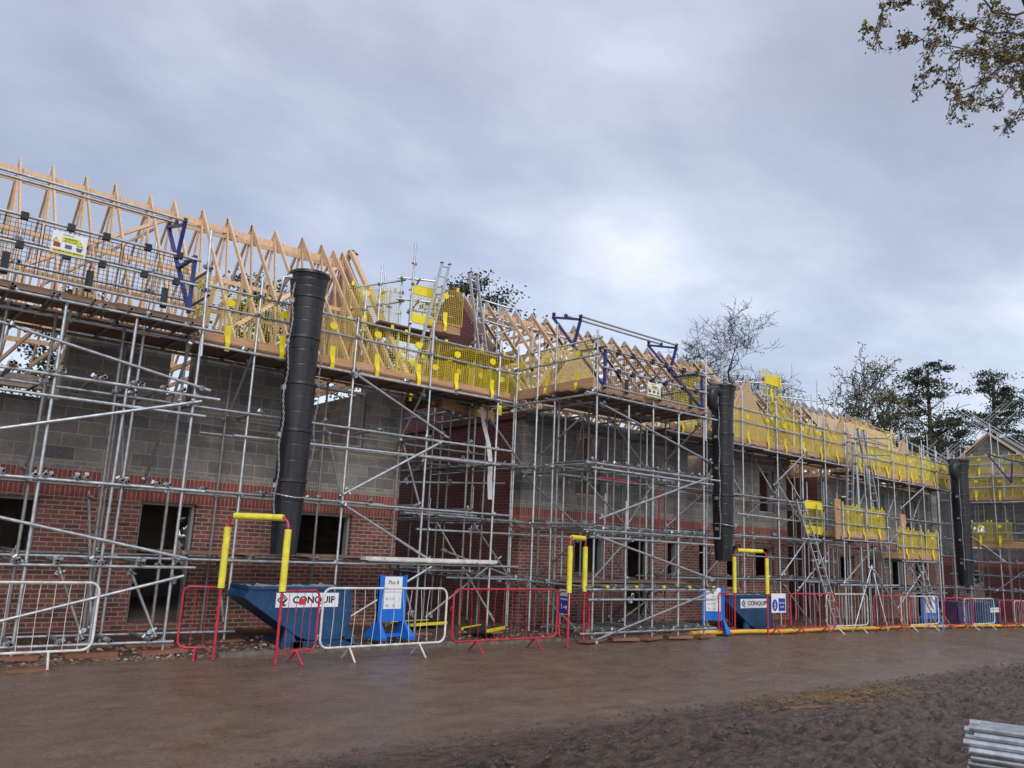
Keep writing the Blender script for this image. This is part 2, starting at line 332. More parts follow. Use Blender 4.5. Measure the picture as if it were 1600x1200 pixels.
# ------------------------------------------------------------------ houses
def wall_mesh(fixed, c0, c1, u0, u1, z0, z1, holes, top=None):
    """wall slab between planes c0,c1; fixed='y' runs along x, 'x' runs along y; holes (u0,u1,z0,z1) are cut through"""
    us = sorted(set([u0, u1]+[h[i] for h in holes for i in (0, 1) if u0 < h[i] < u1]))
    zs = sorted(set([z0, z1]+[h[i] for h in holes for i in (2, 3) if z0 < h[i] < z1]))
    solid = lambda i, j: 0 <= i < len(us)-1 and 0 <= j < len(zs)-1 and not any(h[0]-1e-6 <= us[i] and us[i+1] <= h[1]+1e-6 and h[2]-1e-6 <= zs[j] and zs[j+1] <= h[3]+1e-6 for h in holes)
    P = (lambda u, c, z: (u, c, z)) if fixed == 'y' else (lambda u, c, z: (c, u, z))
    mb = MB()
    for i in range(len(us)-1):
        for j in range(len(zs)-1):
            if not solid(i, j): continue
            a, b_, c, d_ = us[i], us[i+1], zs[j], zs[j+1]
            mb.face([P(a,c0,c), P(b_,c0,c), P(b_,c0,d_), P(a,c0,d_)]); mb.face([P(a,c1,c), P(a,c1,d_), P(b_,c1,d_), P(b_,c1,c)])
            if not solid(i-1, j): mb.face([P(a,c0,c), P(a,c0,d_), P(a,c1,d_), P(a,c1,c)])
            if not solid(i+1, j): mb.face([P(b_,c0,c), P(b_,c1,c), P(b_,c1,d_), P(b_,c0,d_)])
            if not solid(i, j-1): mb.face([P(a,c0,c), P(a,c1,c), P(b_,c1,c), P(b_,c0,c)])
            if not solid(i, j+1): mb.face([P(a,c0,d_), P(b_,c0,d_), P(b_,c1,d_), P(a,c1,d_)])
    return mb
def front_wall(root, x0, x1, Y, ztop, holes, th=.30, zb=-.5, mats=(None,)*4, fixed='y', sg=1):
    """brick to first floor, double soldier band, two coursing bricks, then blocks"""
    lv = [(zb, 2.325, M_brick, 'brick_wall'), (2.325, 2.775, M_soldier, 'soldier_course'), (2.775, 2.925, M_cours, 'coursing_bricks'), (2.925, ztop, M_block, 'block_wall')]
    for a, b_, m, n in lv:
        e = .012 if n in ('brick_wall', 'soldier_course') else 0.0
        wall_mesh(fixed, Y-e*sg, Y+th*sg, x0, x1, a, b_, [h for h in holes if h[3] > a and h[2] < b_]).make(n, m, root)
def opening(root, x0, x1, z0, z1, Y, fixed='y', th=.30, door=False, sg=1):
    """cavity closer lining and sill of an unglazed opening"""
    P = (lambda u0, u1, a, b_, c, d_: (u0, u1, min(a, b_), max(a, b_), c, d_)) if fixed == 'y' else (lambda u0, u1, a, b_, c, d_: (min(a, b_), max(a, b_), u0, u1, c, d_))
    mb = MB()
    mb.box(*P(x0, x0+.045, Y+.09*sg, Y+.23*sg, z0, z1)); mb.box(*P(x1-.045, x1, Y+.09*sg, Y+.23*sg, z0, z1)); mb.box(*P(x0+.045, x1-.045, Y+.09*sg, Y+.23*sg, z1-.05, z1))
    mb.make('door_lining' if door else 'window_lining', M_pvc, root)
    if not door:
        s = MB(); s.box(*P(x0+.045, x1-.045, Y+.02*sg, Y+.3*sg, z0, z0+.035)); s.make('window_sill', M_plank if z0 < 2 else M_blockin, root)
def truss_mesh(ye, yr, yb, ze, zr, t=.037, dp=.097, overhang=.35, plates=False, fink=True):
    """roof truss in the y-z plane centred on x=0: eaves ye..yb at height ze, ridge yr at zr (rafter tops)"""
    mb = MB(); sl = (zr-ze)/(yr-ye); o = overhang
    U = (0, 0, 1)
    def mem(a, b_, w=dp): mb.bar((0, a[0], a[1]), (0, b_[0], b_[1]), t, w, up=(0, -(b_[1]-a[1]), b_[0]-a[0]))
    k = dp*.6
    mem((ye-o, ze-o*sl-k), (yr+.02, zr-k)); mem((yb+o, ze-o*sl-k), (yr-.02, zr-k)); mem((ye-.05, ze-.16), (yb+.05, ze-.16))
    W = yb-ye; H = zr-ze
    if fink:
        q1, q2 = (ye+W*.25, ze+H*.5-k*2), (yb-W*.25, ze+H*.5-k*2); b1, b2 = (ye+W*.36, ze-.13), (yb-W*.36, ze-.13)
        mem(b1, (yr, zr-.15), .072); mem(b2, (yr, zr-.15), .072); mem(q1, b1, .072); mem(q2, b2, .072)
        mem((ye+W*.13, ze+H*.26-k*2), (ye+W*.17, ze-.13), .072)
    else:
        z2 = ze+H*.55; mem((yr-W*.5*.45-.03, z2), (yr+W*.5*.45+.03, z2)); z3 = ze+H*.78; mem((yr-W*.5*.22, z3), (yr+W*.5*.22, z3), .072)
        mem((ye+W*.12, ze-.13), (ye+W*.12, ze+H*.24-k*2), .072); mem((yb-W*.12, ze-.13), (yb-W*.12, ze+H*.24-k*2), .072)
        mem((yr-W*.22, z2), (yr, zr-.12), .072); mem((yr+W*.22, z2), (yr, zr-.12), .072); mem((yr, z2), (yr, zr-.12), .072)
        mem((ye+W*.14, ze+H*.1), (yr-W*.22, z2-.05), .072); mem((yb-W*.14, ze+H*.1), (yr+W*.22, z2-.05), .072)
    if plates:
        w = .30
        for sx in (-1, 1):
            x = sx*(t/2+.003)
            mb.raw([(x, yr-w/2/1.0, zr-.02-w*.5*sl), (x, yr+w/2, zr-.02-w*.5*sl), (x, yr, zr-.015)], [(0, 1, 2) if sx > 0 else (2, 1, 0)], 1)
            for yy, z_ in ((yr-W*.25, ze+H*.5-.1), (yr+W*.25, ze+H*.5-.1)): mb.box(x-.001, x+.001, yy-.06, yy+.06, z_-.1, z_+.06, 1)
    return mb
def trussed_roof(root, xs, ye, yr, yb, ze, zr, plates=False, fink=True, binders=True):
    me = truss_mesh(ye, yr, yb, ze, zr, plates=plates, fink=fink, overhang=.35 if fink else .04).mesh('roof_truss', [M_wood, M_woodg])
    for x in xs: inst(me, 'roof_truss', root, Vector((x, 0, random.uniform(-.012, .012)))-root.location, (random.uniform(-.002, .002), random.uniform(-.004, .004), random.uniform(-.003, .003)))
    if not binders: return
    x0, x1 = min(xs), max(xs); H = zr-ze; Wd = yb-ye
    for n, (y, z, h) in enumerate([(yr-.055, zr-.37, .15), (yr+.10, zr-.50, .10), (ye+Wd*.25+.12, ze+H*.5-.22, .1), (yb-Wd*.25-.12, ze+H*.5-.22, .1), (ye+Wd*.36, ze-.05, .1), (yb-Wd*.36, ze-.05, .1)]):
        xx = x0-.3
        while xx < x1+.1:
            e_ = min(xx+3.6+random.uniform(-.4, .2), x1+.25); mb = MB(); mb.box(xx, e_, y-.012, y+.012, z-h/2+random.uniform(-.015, .015), z+h/2)
            mb.make('ridge_binder' if n < 2 else 'roof_binder', M_wood, root); xx = e_-.35 if e_ < x1+.2 else x1+9
            y += .027 if n % 2 == 0 else -.027
    for s in range(int((x1-x0)//4.2)+1):     # diagonal bracing under the rafters
        xa = x0+.4+s*4.2; xb = min(xa+3.1, x1); sl = H/(yr-ye)
        for (ya, yb_) in ((ye+.5, yr-.35), (yb-.5, yr+.35)):
            za = zr-abs(ya-yr)*sl-.24; zb_ = zr-abs(yb_-yr)*sl-.24; mb = MB(); mb.bar((xa, ya, za), (xb, yb_, zb_), .025, .1, up=(0, 1, 1)); mb.make('diagonal_brace', M_wood, root)
# --- house nearest the camera
H1 = empty('brick_house', (2.8, 18.2, 0), label='half built brick and block house with bare roof trusses, nearest the camera at the left', cat='house', group='houses under construction in the terrace')
front_wall(H1, -6, 9.52, 15.15, 5.2, [(.9, 2.66, 1.38, 2.28), (4.24, 5.2, .25, 2.325), (6.75, 8.42, 1.47, 2.325), (1.2, 2.74, 3.90, 5.2), (4.42, 4.86, 4.15, 5.2), (7.0, 8.55, 3.75, 5.2)])
for a in ((.9, 2.66, 1.38, 2.28), (6.75, 8.42, 1.47, 2.325), (7.0, 8.55, 3.75, 4.95)): opening(H1, *a, 15.15)
opening(H1, 4.24, 5.2, .25, 2.325, 15.15, door=True)
wall_mesh('y', 21.0, 21.25, -6, 9.52, -.4, 5.2, [(1.0, 2.6, 1.0, 2.2), (6.85, 7.2, 1.0, 2.2), (2.0, 3.4, 3.6, 4.9), (7.6, 9.0, 3.7, 4.9)]).make('rear_wall', M_blockin, H1)
wall_mesh('x', 9.52, 9.22, 15.45, 21.0, -.4, 5.2, []).make('gable_wall', M_block, H1)
wall_mesh('x', 3.6, 3.5, 15.45, 21.0, .25, 5.1, [(17.5, 18.4, .25, 2.3)]).make('party_wall', M_blockin, H1)
wall_mesh('x', 6.2, 6.1, 16.6, 21.0, 2.8, 5.1, []).make('partition_wall', M_blockin, H1)
mb = MB(); mb.box(-6, 9.2, 15.45, 21, -.1, .25); mb.make('ground_floor_slab', M_slab, H1)
mb = MB(); mb.box(-6, 9.2, 15.45, 21, 2.36, 2.60); mb.make('first_floor', M_osb, H1)
trussed_roof(H1, [1.89+.613*k for k in range(-8, 12)]+[9.02, 9.26], 15.25, 18.2, 21.15, 5.62, 9.2, fink=True)
mb = MB(); mb.raw([(9.34, 15.6, 5.75), (9.34, 20.8, 5.75), (9.34, 18.2, 9.05)], [(0, 1, 2)]); mb.raw([(9.36, 15.6, 5.75), (9.36, 20.8, 5.75), (9.36, 18.2, 9.05)], [(2, 1, 0)])
for k in range(11):
    y = 15.8+k*.48; mb.box(9.28, 9.335, y-.02, y+.02, 5.7, 9.0-abs(y-18.2)*1.27)
mb.make('spandrel_panel', M_wood, H1)
for s in (1, -1):
    mb = MB(); mb.bar((9.44, 18.2-s*3.2, 5.43), (9.44, 18.2, 9.24), .12, .1, up=(0, -s, 1)); mb.make('barge_board', M_wood, H1)
mb = MB(); mb.bar((9.42, 18.15, 9.24), (9.66, 18.3, 9.22), .12, .03, up=(.3, 0, 1)); mb.make('felt_offcut', M_blkm, H1)
# --- second house
H2 = empty('brick_house', (18.3, 17.9, 0), cat='house', group='houses under construction in the terrace')
H2['label'] = 'middle house with red brick gable end and close set trusses, between two tall chutes'
wins2 = [(14.4, 15.5, 1.24, 2.17), (16.35, 17.3, .25, 2.2), (18.0, 18.5, 1.24, 2.17), (19.4, 19.95, 1.24, 2.17), (20.75, 21.5, .9, 2.2), (22.25, 23.3, 1.2, 2.17)]
ups2 = [(14.35, 15.55, 3.19, 4.78), (18.9, 20.0, 3.3, 4.78), (22.55, 23.4, 3.25, 4.6)]
front_wall(H2, 12.55, 24.1, 14.6, 5.12, wins2+ups2, zb=-.8)
for a in wins2: opening(H2, *a, 14.6, door=(a[2] < .5))
for a in ups2: opening(H2, *a, 14.6)
mb = MB(); mb.box(14.9, 15.05, 14.72, 14.9, 3.24, 4.7); mb.make('timber_mullion', M_plank, H2)
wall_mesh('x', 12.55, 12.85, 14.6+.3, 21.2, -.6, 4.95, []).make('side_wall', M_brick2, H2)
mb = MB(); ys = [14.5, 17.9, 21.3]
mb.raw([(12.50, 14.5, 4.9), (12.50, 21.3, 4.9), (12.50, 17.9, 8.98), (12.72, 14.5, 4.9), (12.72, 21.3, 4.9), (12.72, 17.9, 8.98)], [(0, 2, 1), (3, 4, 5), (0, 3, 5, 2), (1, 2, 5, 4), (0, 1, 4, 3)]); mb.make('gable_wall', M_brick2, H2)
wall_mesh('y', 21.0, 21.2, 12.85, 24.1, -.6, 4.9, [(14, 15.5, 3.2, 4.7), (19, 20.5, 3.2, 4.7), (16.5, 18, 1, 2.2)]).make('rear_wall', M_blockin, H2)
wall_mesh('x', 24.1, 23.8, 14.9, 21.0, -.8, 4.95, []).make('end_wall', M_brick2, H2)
for x in (16.0, 20.4): wall_mesh('x', x, x-.1, 14.9, 21, .2, 4.9, []).make('party_wall', M_blockin, H2)
mb = MB(); mb.box(12.85, 23.8, 14.9, 21, -.3, .2); mb.make('ground_floor_slab', M_slab, H2)
mb = MB(); mb.box(12.85, 23.8, 14.9, 21, 2.36, 2.60); mb.make('first_floor', M_osb, H2)
trussed_roof(H2, [13.02, 13.2]+[13.75+.6*k for k in range(0, 17)], 14.65, 17.9, 21.15, 4.98, 8.85, plates=True, fink=False)
for xa in (23.85, 23.98):
    for s in (1, -1):
        mb = MB(); mb.bar((xa+.1, 17.9-s*3.6, 4.55), (xa+.1, 17.9, 8.87), .09, .1, up=(0, -s, 1)); mb.make('barge_board', M_wood, H2)
def dormer(root, xc, w, z0, z1, Yf, sl=1.19, yr=17.9, zr=8.85, n=3):
    """strand-board fronted gablet with its small set trusses"""
    mb = MB()
    for y, o in ((Yf, (0, 1, 2)), (Yf+.018, (2, 1, 0))): mb.raw([(xc-w, y, z0), (xc+w, y, z0), (xc, y, z1)], [o])
    mb.raw([(xc-w, Yf, z0), (xc, Yf, z1), (xc, Yf+.018, z1), (xc-w, Yf+.018, z0)], [(0, 1, 2, 3)]); mb.raw([(xc+w, Yf, z0), (xc+w, Yf+.018, z0), (xc, Yf+.018, z1), (xc, Yf, z1)], [(0, 1, 2, 3)])
    mb.make('gablet_board', M_osb, root)
    for k in range(n):
        y = Yf+.1+k*.6; sh = max(.25, 1-k*.22); mb = MB()
        for s in (1, -1): mb.bar((xc-s*(w*sh+.15), y, z1-(z1-z0)*sh-.12), (xc, y, z1-.06), .037, .097, up=(s, 0, 1) if s > 0 else (-1, 0, 1))
        mb.box(xc-w*sh, xc+w*sh, y-.018, y+.018, z1-(z1-z0)*sh-.05, z1-(z1-z0)*sh+.04); mb.box(xc-.035, xc+.035, y-.018, y+.018, z1-(z1-z0)*sh, z1-.1)
        mb.make('gablet_truss', M_wood, root)
mb = MB(); mb.path([(12.6+i*.76, 14.50+.02*math.sin(i*1.7), 4.93+.025*math.sin(i*.9)) for i in range(16)], .12, 9); mb.make('eaves_roll', M_sock, H2)
dormer(H2, 14.75, 1.35, 5.35, 7.30, 14.85); dormer(H2, 22.6, 1.5, 5.35, 7.6, 15.0)
mb = MB(); mb.bar((14.1, 15.2, 6.3), (14.75, 15.5, 6.45), .03, .8, up=(0, -.35, 1)); mb.make('leaning_board', M_board, H2)
# --- third house
H3 = empty('brick_house', (31.5, 17.6, 0), label='third house, further down the terrace, behind the mid-height yellow guarded platforms and leaning ladders', cat='house', group='houses under construction in the terrace')
w3 = [(28.1, 29.2, .9, 2.05), (30.1, 31.0, -.2, 2.0), (32.0, 33.3, .8, 2.05), (34.2, 35.2, -.2, 2.0)]; u3 = [(28.3, 29.4, 3.1, 4.3), (30.6, 31.8, 3.1, 4.5), (33.3, 34.6, 3.1, 4.4)]
front_wall(H3, 27.3, 36.6, 15.0, 4.8, w3+u3, zb=-1.2)
for a in w3: opening(H3, *a, 15.0, door=(a[2] < 0))
for a in u3: opening(H3, *a, 15.0)
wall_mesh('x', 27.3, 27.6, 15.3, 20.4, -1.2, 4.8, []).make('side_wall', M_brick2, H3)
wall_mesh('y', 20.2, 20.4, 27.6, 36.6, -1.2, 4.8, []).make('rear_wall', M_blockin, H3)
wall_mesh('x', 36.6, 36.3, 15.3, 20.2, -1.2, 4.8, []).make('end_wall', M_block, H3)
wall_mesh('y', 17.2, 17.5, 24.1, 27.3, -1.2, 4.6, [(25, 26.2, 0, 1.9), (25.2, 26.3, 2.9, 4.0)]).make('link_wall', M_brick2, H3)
mb = MB(); mb.box(27.6, 36.3, 15.3, 20.2, 2.3, 2.55); mb.make('first_floor', M_osb, H3)
trussed_roof(H3, [24.6+.6*k for k in range(0, 20)], 15.1, 17.6, 20.1, 5.0, 8.3, plates=True, fink=False)
mb = MB()                                     # boarded slope at the far end of the roof
for y, z, y2, z2 in ((15.0, 5.05, 17.6, 8.36),): mb.bar((29.9, (y+y2)/2, (z+z2)/2), (36.4, (y+y2)/2, (z+z2)/2), math.hypot(y2-y, z2-z)*.62, .018, up=(0, -(z2-z), y2-y))
mb.make('roof_sheathing', M_osb, H3)
for xc, z1 in ((28.6, 7.2), (33.6, 6.9)): dormer(H3, xc, 1.3, 5.3, z1, 14.9, yr=17.6, zr=8.3)
# --- gable-fronted house closing the view
H4 = empty('brick_house', (48, 15.6, 0), label='gable fronted grey block house closing the far right end of the site', cat='house', group='houses under construction in the terrace')
w4 = [(12.4, 13.6, .2, 1.7), (16.4, 17.7, .2, 1.7), (12.6, 13.8, 2.8, 4.0), (16.2, 17.6, 2.8, 4.0)]
for a, b_, m, n in [(-1.6, 1.9, M_brick2, 'brick_wall'), (1.9, 2.3, M_soldier, 'soldier_course'), (2.3, 5.9, M_block, 'block_wall')]:
    wall_mesh('x', 45, 45.3, 6.0, 20.2, a, b_, [h for h in w4 if h[3] > a and h[2] < b_]).make(n, m, H4)
mb = MB(); mb.raw([(45, 12.6, 5.9), (45, 18.9, 5.9), (45, 15.67, 8.45), (45.25, 12.6, 5.9), (45.25, 18.9, 5.9), (45.25, 15.67, 8.45)], [(0, 2, 1), (3, 4, 5), (0, 3, 5, 2), (1, 2, 5, 4), (0, 1, 4, 3)]); mb.make('gable_wall', M_block, H4)
mb = MB(); mb.box(44.97, 45.05, 15.2, 16.2, 6.2, 7.2); mb.make('window_board', M_pvc, H4)
for s in (1, -1):
    mb = MB(); mb.bar((44.93, 15.67-s*3.6, 5.7), (44.93, 15.67, 8.62), .12, .1, up=(0, -s, 1)); mb.make('barge_board', M_wood, H4)
wall_mesh('y', 12.9, 13.1, 45.3, 54, -1.5, 5.9, []).make('side_wall', M_brick2, H4)
mb = MB(); mb.raw([(44.9, 12.3, 5.6), (56, 12.3, 5.6), (56, 15.67, 8.6), (44.9, 15.67, 8.6)], [(0, 1, 2, 3)]); mb.raw([(44.9, 19.1, 5.6), (56, 19.1, 5.6), (56, 15.67, 8.6), (44.9, 15.67, 8.6)], [(3, 2, 1, 0)]); mb.make('roof', M_blkm, H4)
# ------------------------------------------------------------------ scaffold kit
_tc = {}
def tube_mesh(L, m, r=.0242):
    k = (round(L, 2), m.name, r)
    if k not in _tc:
        mb = MB(); mb.tube((0, 0, 0), (0, 0, k[0]), r, 10, hollow=.82, dark=1); _tc[k] = mb.mesh('tube', [m, M_hole])
    return _tc[k]
mb = MB()
for z in (0,): mb.tube((0, 0, -.028), (0, 0, .028), .036, 8); mb.tube((.052, -.03, 0), (.052, .03, 0), .036, 8); mb.box(.0, .055, -.03, .03, -.022, .022)
mb.tube((-.045, -.02, 0), (-.045, .045, 0), .009, 5); mb.tube((.035, 0, -.05), (.035, 0, .06), .009, 5); mb.box(-.058, -.03, .02, .04, -.018, .018)
COUP = mb.mesh('coupler', M_coup)
mb = MB(); mb.box(-.075, .075, -.075, .075, 0, .006); BASE = mb.mesh('base_plate', M_coup)
mb = MB(); mb.box(-.35, .35, -.11, .11, -.02, .035); SOLE = mb.mesh('sole_board', M_sole)
mb = MB(); mb.tube((0, 0, -.012), (0, 0, .03), .027, 8); CAPM = mb.mesh('end_cap', M_ydisc)
def stick(S, name, a, b, m=None, r=.0242, coup=(), ucap=False):
    """one scaffold tube from a to b (world coordinates), couplers at the given distances along it"""
    a = Vector(a); b = Vector(b); d = b-a; L = round(d.length, 2)
    o = inst(tube_mesh(L, m or M_galv, r), name, S, a-S.location); o.rotation_mode = 'QUATERNION'; o.rotation_quaternion = d.to_track_quat('Z', 'Y')
    for t in coup:
        if 0 <= t <= L+.02: inst(COUP, 'coupler', o, (0, 0, min(t, L-.03)), (0, 0, random.uniform(0, 6.28)))
    if ucap: inst(CAPM, 'end_cap', o, (0, 0, L))
    return o
def guard_mesh(w, h, m, step=.05, wr=.0032):
    """mesh brick guard hung on the rails: local x across, z up from the toe board, y=0"""
    mb = MB(); n = max(2, int(w/step)); k = max(2, int(h/step))
    for i in range(n+1):
        x = -w/2+w*i/n; mb.tube((x, 0, 0), (x, 0, h), wr*(1.8 if i in (0, n) else 1), 3, cap=False)
    for j in range(k+1):
        z = h*j/k; mb.tube((-w/2, .004, z), (w/2, .004, z), wr*(1.8 if j in (0, k) else 1), 3, cap=False)
    return mb
def yguard(w=.98, h=.86, wr=.0032):
    mb = guard_mesh(w, h, None, wr=wr)
    c = MB()
    for j in range(14):
        pass
    n = 14; cz = h*.80
    for y in (-.012,):
        ring = [(.085*math.cos(6.283*i/n), y, cz+.07*math.sin(6.283*i/n)) for i in range(n)]; ring2 = [(x, y+.02, z) for x, _, z in ring]
        mb.raw(ring+ring2, [tuple(range(n)), tuple(reversed(range(n, 2*n)))]+[(i, n+i, n+(i+1) % n, (i+1) % n) for i in range(n)], 1)
    mb.box(-.055, .055, -.03, -.018, h*.08, h*.32, 1); mb.raw([(-.05, -.03, h*.10), (.05, -.03, h*.10), (.04, -.075, -.06), (-.04, -.075, -.06), (-.04, -.06, -.20), (.04, -.06, -.20)], [(0, 1, 2, 3), (3, 2, 5, 4)], 1)
    mb.raw([(-.05, -.02, h*.10), (.05, -.02, h*.10), (.04, -.065, -.06), (-.04, -.065, -.06), (-.04, -.05, -.20), (.04, -.05, -.20)], [(3, 2, 1, 0), (4, 5, 2, 3)], 1)
    for x in (-w*.33, w*.33): mb.box(x-.03, x+.03, -.012, .012, h, h+.10, 1)
    return mb.mesh('brick_guard', [M_yellow, M_ydisc])
YG = yguard(wr=.0042); YG2 = yguard(wr=.0062)
def guards_x(S, x0, x1, y, z, step=.99):
    YG_ = YG2 if x0 > 16 else YG
    x = x0+step/2
    while x < x1-.2:
        inst(YG_, 'brick_guard', S, Vector((x, y+random.uniform(-.01, .02), z+random.uniform(-.03, .03)))-S.location, (random.uniform(-.05, .05), random.uniform(-.02, .02), random.uniform(-.02, .02))); x += step+random.uniform(-.01, .06)
def guards_y(S, y0, y1, x, z, face=-1, step=.99):
    YG_ = YG2 if x > 16 else YG
    y = y0+step/2
    while y < y1-.2:
        inst(YG_, 'brick_guard', S, Vector((x, y, z+random.uniform(-.03, .03)))-S.location, (random.uniform(-.03, .03), 0, -math.pi/2*(1 if face < 0 else -1))); y += step+random.uniform(-.01, .06)
def toe(S, a, b, z, h=.225, L=3.9, m=None):
    a = Vector((a[0], a[1], 0)); b = Vector((b[0], b[1], 0)); d = (b-a); T = d.length; d.normalize(); t = 0
    while t < T-.02:
        e_ = min(t+L, T); p = a+d*t; q = a+d*(e_-.006); w = random.uniform(-.012, .012)
        mb = MB(); mb.bar((p.x, p.y, z+h/2+w), (q.x, q.y, z+h/2+w+random.uniform(-.01, .01)), .038, h); mb.make('toe_board', m or M_toe, S); t = e_
def planks(S, x0, x1, y0, y1, z, along='x', name='board_platform', gapf=0.0):
    mb = MB(); n = int((y1-y0)/.235) if along == 'x' else int((x1-x0)/.235)
    for i in range(n):
        if along == 'x':
            y = y0+i*.235; x = x0-random.uniform(0, .3)
            while x < x1:
                L = random.choice((3.9, 3.9, 2.4)); e_ = min(x+L, x1+random.uniform(.02, .25)); dz = random.uniform(0, .012); mb.box(x, e_-.01, y, y+.225, z+dz, z+.038+dz); x = e_
                if x >= x1: break
        else:
            x = x0+i*.235; dz = random.uniform(0, .012); mb.box(x, x+.225, y0-random.uniform(0, .15), y1+random.uniform(0, .15), z+dz, z+.038+dz)
    return mb.make(name, M_plank, S)
def run(S, axis, us, vo, vi, levels, ztop, base, rails=(), ledger_in=True, jit=.03, boards=None, toe_z=None, guard_z=None, u_over=.4, sole=True, transom_step=1.2, iz=None, dark_in=True, low=None):
    """scaffold run. axis 'x': u=x, v=y. us standards' positions, vo/vi outer/inner row, levels = ledger heights"""
    P = (lambda u, v, z: (u, v, z)) if axis == 'x' else (lambda u, v, z: (v, u, z))
    sg = 1 if vi > vo else -1
    u0, u1 = min(us)-u_over, max(us)+u_over
    for i, u in enumerate(us):
        j = random.uniform(-jit, jit); zb = base(u, vo); top = ztop+random.uniform(-.25, .3); o_ = .056*sg
        spl = random.choice([None, random.uniform(2.2, 3.6)]) if i % 2 else None
        cz = [z-zb for z in levels]+[z-zb for z in rails]
        if spl:
            stick(S, 'standard', P(u+j, vo, zb), P(u+j*.5, vo, spl), None, coup=cz); stick(S, 'standard', P(u+j*.5+.055, vo, spl-.55), P(u+.055, vo, top), None, coup=[z-spl+.55 for z in list(levels)+list(rails) if z > spl-.5])
        else: stick(S, 'standard', P(u+j, vo, zb), P(u, vo, top), None, coup=cz)
        zi = base(u, vi); it = iz or levels[-1]+random.uniform(.05, .5)
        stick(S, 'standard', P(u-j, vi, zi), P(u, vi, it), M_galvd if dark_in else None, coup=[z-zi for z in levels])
        if sole:
            for v, z in ((vo, zb), (vi, zi)): q = inst(SOLE, 'sole_board', S, Vector(P(u, v, z-.01))-S.location, (0, 0, random.uniform(-.3, .3)+(0 if axis == 'x' else 1.57)))
    for z in levels:
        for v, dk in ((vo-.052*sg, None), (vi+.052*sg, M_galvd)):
            if v != vo-.052*sg and not ledger_in: continue
            a = u0-random.uniform(0, .3)
            while a < u1-.3:
                L = random.choice((6.4, 4.9, 6.4)); e_ = min(a+L, u1+random.uniform(-.1, .35)); dz = random.uniform(-.012, .012); off = random.choice((0, .0))
                stick(S, 'ledger', P(a, v+off, z+dz), P(e_, v+off, z+dz+random.uniform(-.015, .015)), dk); a = e_-.35 if e_ < u1-.2 else u1+9
                v += .0
        u = u0+.15
        while u < u1-.05:
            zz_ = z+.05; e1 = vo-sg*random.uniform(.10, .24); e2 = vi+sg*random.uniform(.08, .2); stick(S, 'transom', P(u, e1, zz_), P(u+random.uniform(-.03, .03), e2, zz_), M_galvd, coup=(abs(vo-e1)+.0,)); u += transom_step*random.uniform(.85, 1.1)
    for z in rails:
        a = u0-random.uniform(0, .2)
        while a < u1-.3:
            e_ = min(a+random.choice((6.4, 4.9)), u1+random.uniform(-.05, .2)); stick(S, 'guard_rail', P(a, vo+.052*sg, z+random.uniform(-.01, .01)), P(e_, vo+.052*sg, z+random.uniform(-.01, .01)), None); a = e_-.3 if e_ < u1-.15 else u1+9
    if boards is not None:
        lo, hi = sorted((vo+.06*sg, vi+.25*sg))
        if axis == 'x': planks(S, u0+.1, u1-.1, lo, hi, boards)
        else: planks(S, lo, hi, u0+.1, u1-.1, boards, along='y')
    if toe_z is not None: toe(S, P(u0+.1, vo+.10*sg, 0)[:2], P(u1-.1, vo+.10*sg, 0)[:2], toe_z)
    if guard_z is not None:
        if axis == 'x': guards_x(S, u0+.1, u1-.05, vo+.085*sg, guard_z)
        else: guards_y(S, u0+.1, u1-.05, vo+.085*sg, guard_z, face=-sg)
def braces(S, lst, name='brace', m=None):
    for a, b in lst: stick(S, name, a, b, m, coup=(.12, (Vector(b)-Vector(a)).length-.15))
GB = lambda u, v: gz(u)+.06
# ------------------------------------------------------------------ scaffolds
S1 = empty('scaffold', (4, 13.8, 0), label='tube scaffold with yellow brick guards along the front of the nearest house at the left', cat='scaffold', group='tube scaffolds wrapped round the houses')
run(S1, 'x', [-2.2, -.3, 1.6, 3.55, 5.44, 7.45, 9.25, 11.1], 13.8, 14.85, [1.40, 2.50, 3.92, 4.99], 6.3, GB, rails=(5.72, 6.08), boards=5.075, iz=5.0)
toe(S1, (4.3, 13.9), (11.5, 13.9), 5.03); guards_x(S1, 4.45, 11.5, 13.885, 5.20)
for a, b_ in (((5.2, 13.75, 3.50), (11.2, 13.75, 3.58)), ((5.0, 14.9, 3.62), (9.5, 14.9, 3.66)), ((-2, 13.75, .25), (5.6, 13.75, .22))): stick(S1, 'ledger', a, b_)
braces(S1, [((7.35, 13.72, 5.02), (9.72, 13.70, 4.0)), ((7.38, 13.7, 2.64), (9.62, 13.72, 3.92)), ((7.32, 13.7, 2.5), (9.55, 13.72, 1.45)), ((9.5, 13.7, 1.36), (7.5, 13.72, .28)), ((-1.5, 13.7, 2.5), (1.2, 13.72, 3.9))])
braces(S1, [((u, 13.86, .35), (u+.1, 14.8, 1.45)) for u in (1.6, 5.44, 9.25)]+[((u, 13.86, 2.5), (u+.1, 14.9, 4.0)) for u in (-.3, 3.55, 7.45, 9.25)]+[((u, 14.8, 3.9), (u, 13.9, 5.0)) for u in (1.6, 5.44, 9.2)], m=M_galvd)
mb = MB(); mb.box(7.94, 11.14, 13.62, 13.85, 1.455, 1.52); mb.box(8.0, 11.1, 13.63, 13.66, 1.44, 1.455); o = mb.make('staging_board', M_whitep, None, (0, 0, 0)); tag(o, 'long white staging board lying on the scaffold ledgers above the blue Plot 8 stand', 'board')
planks(S1, 4.4, 9.3, 14.0, 14.75, 1.47)
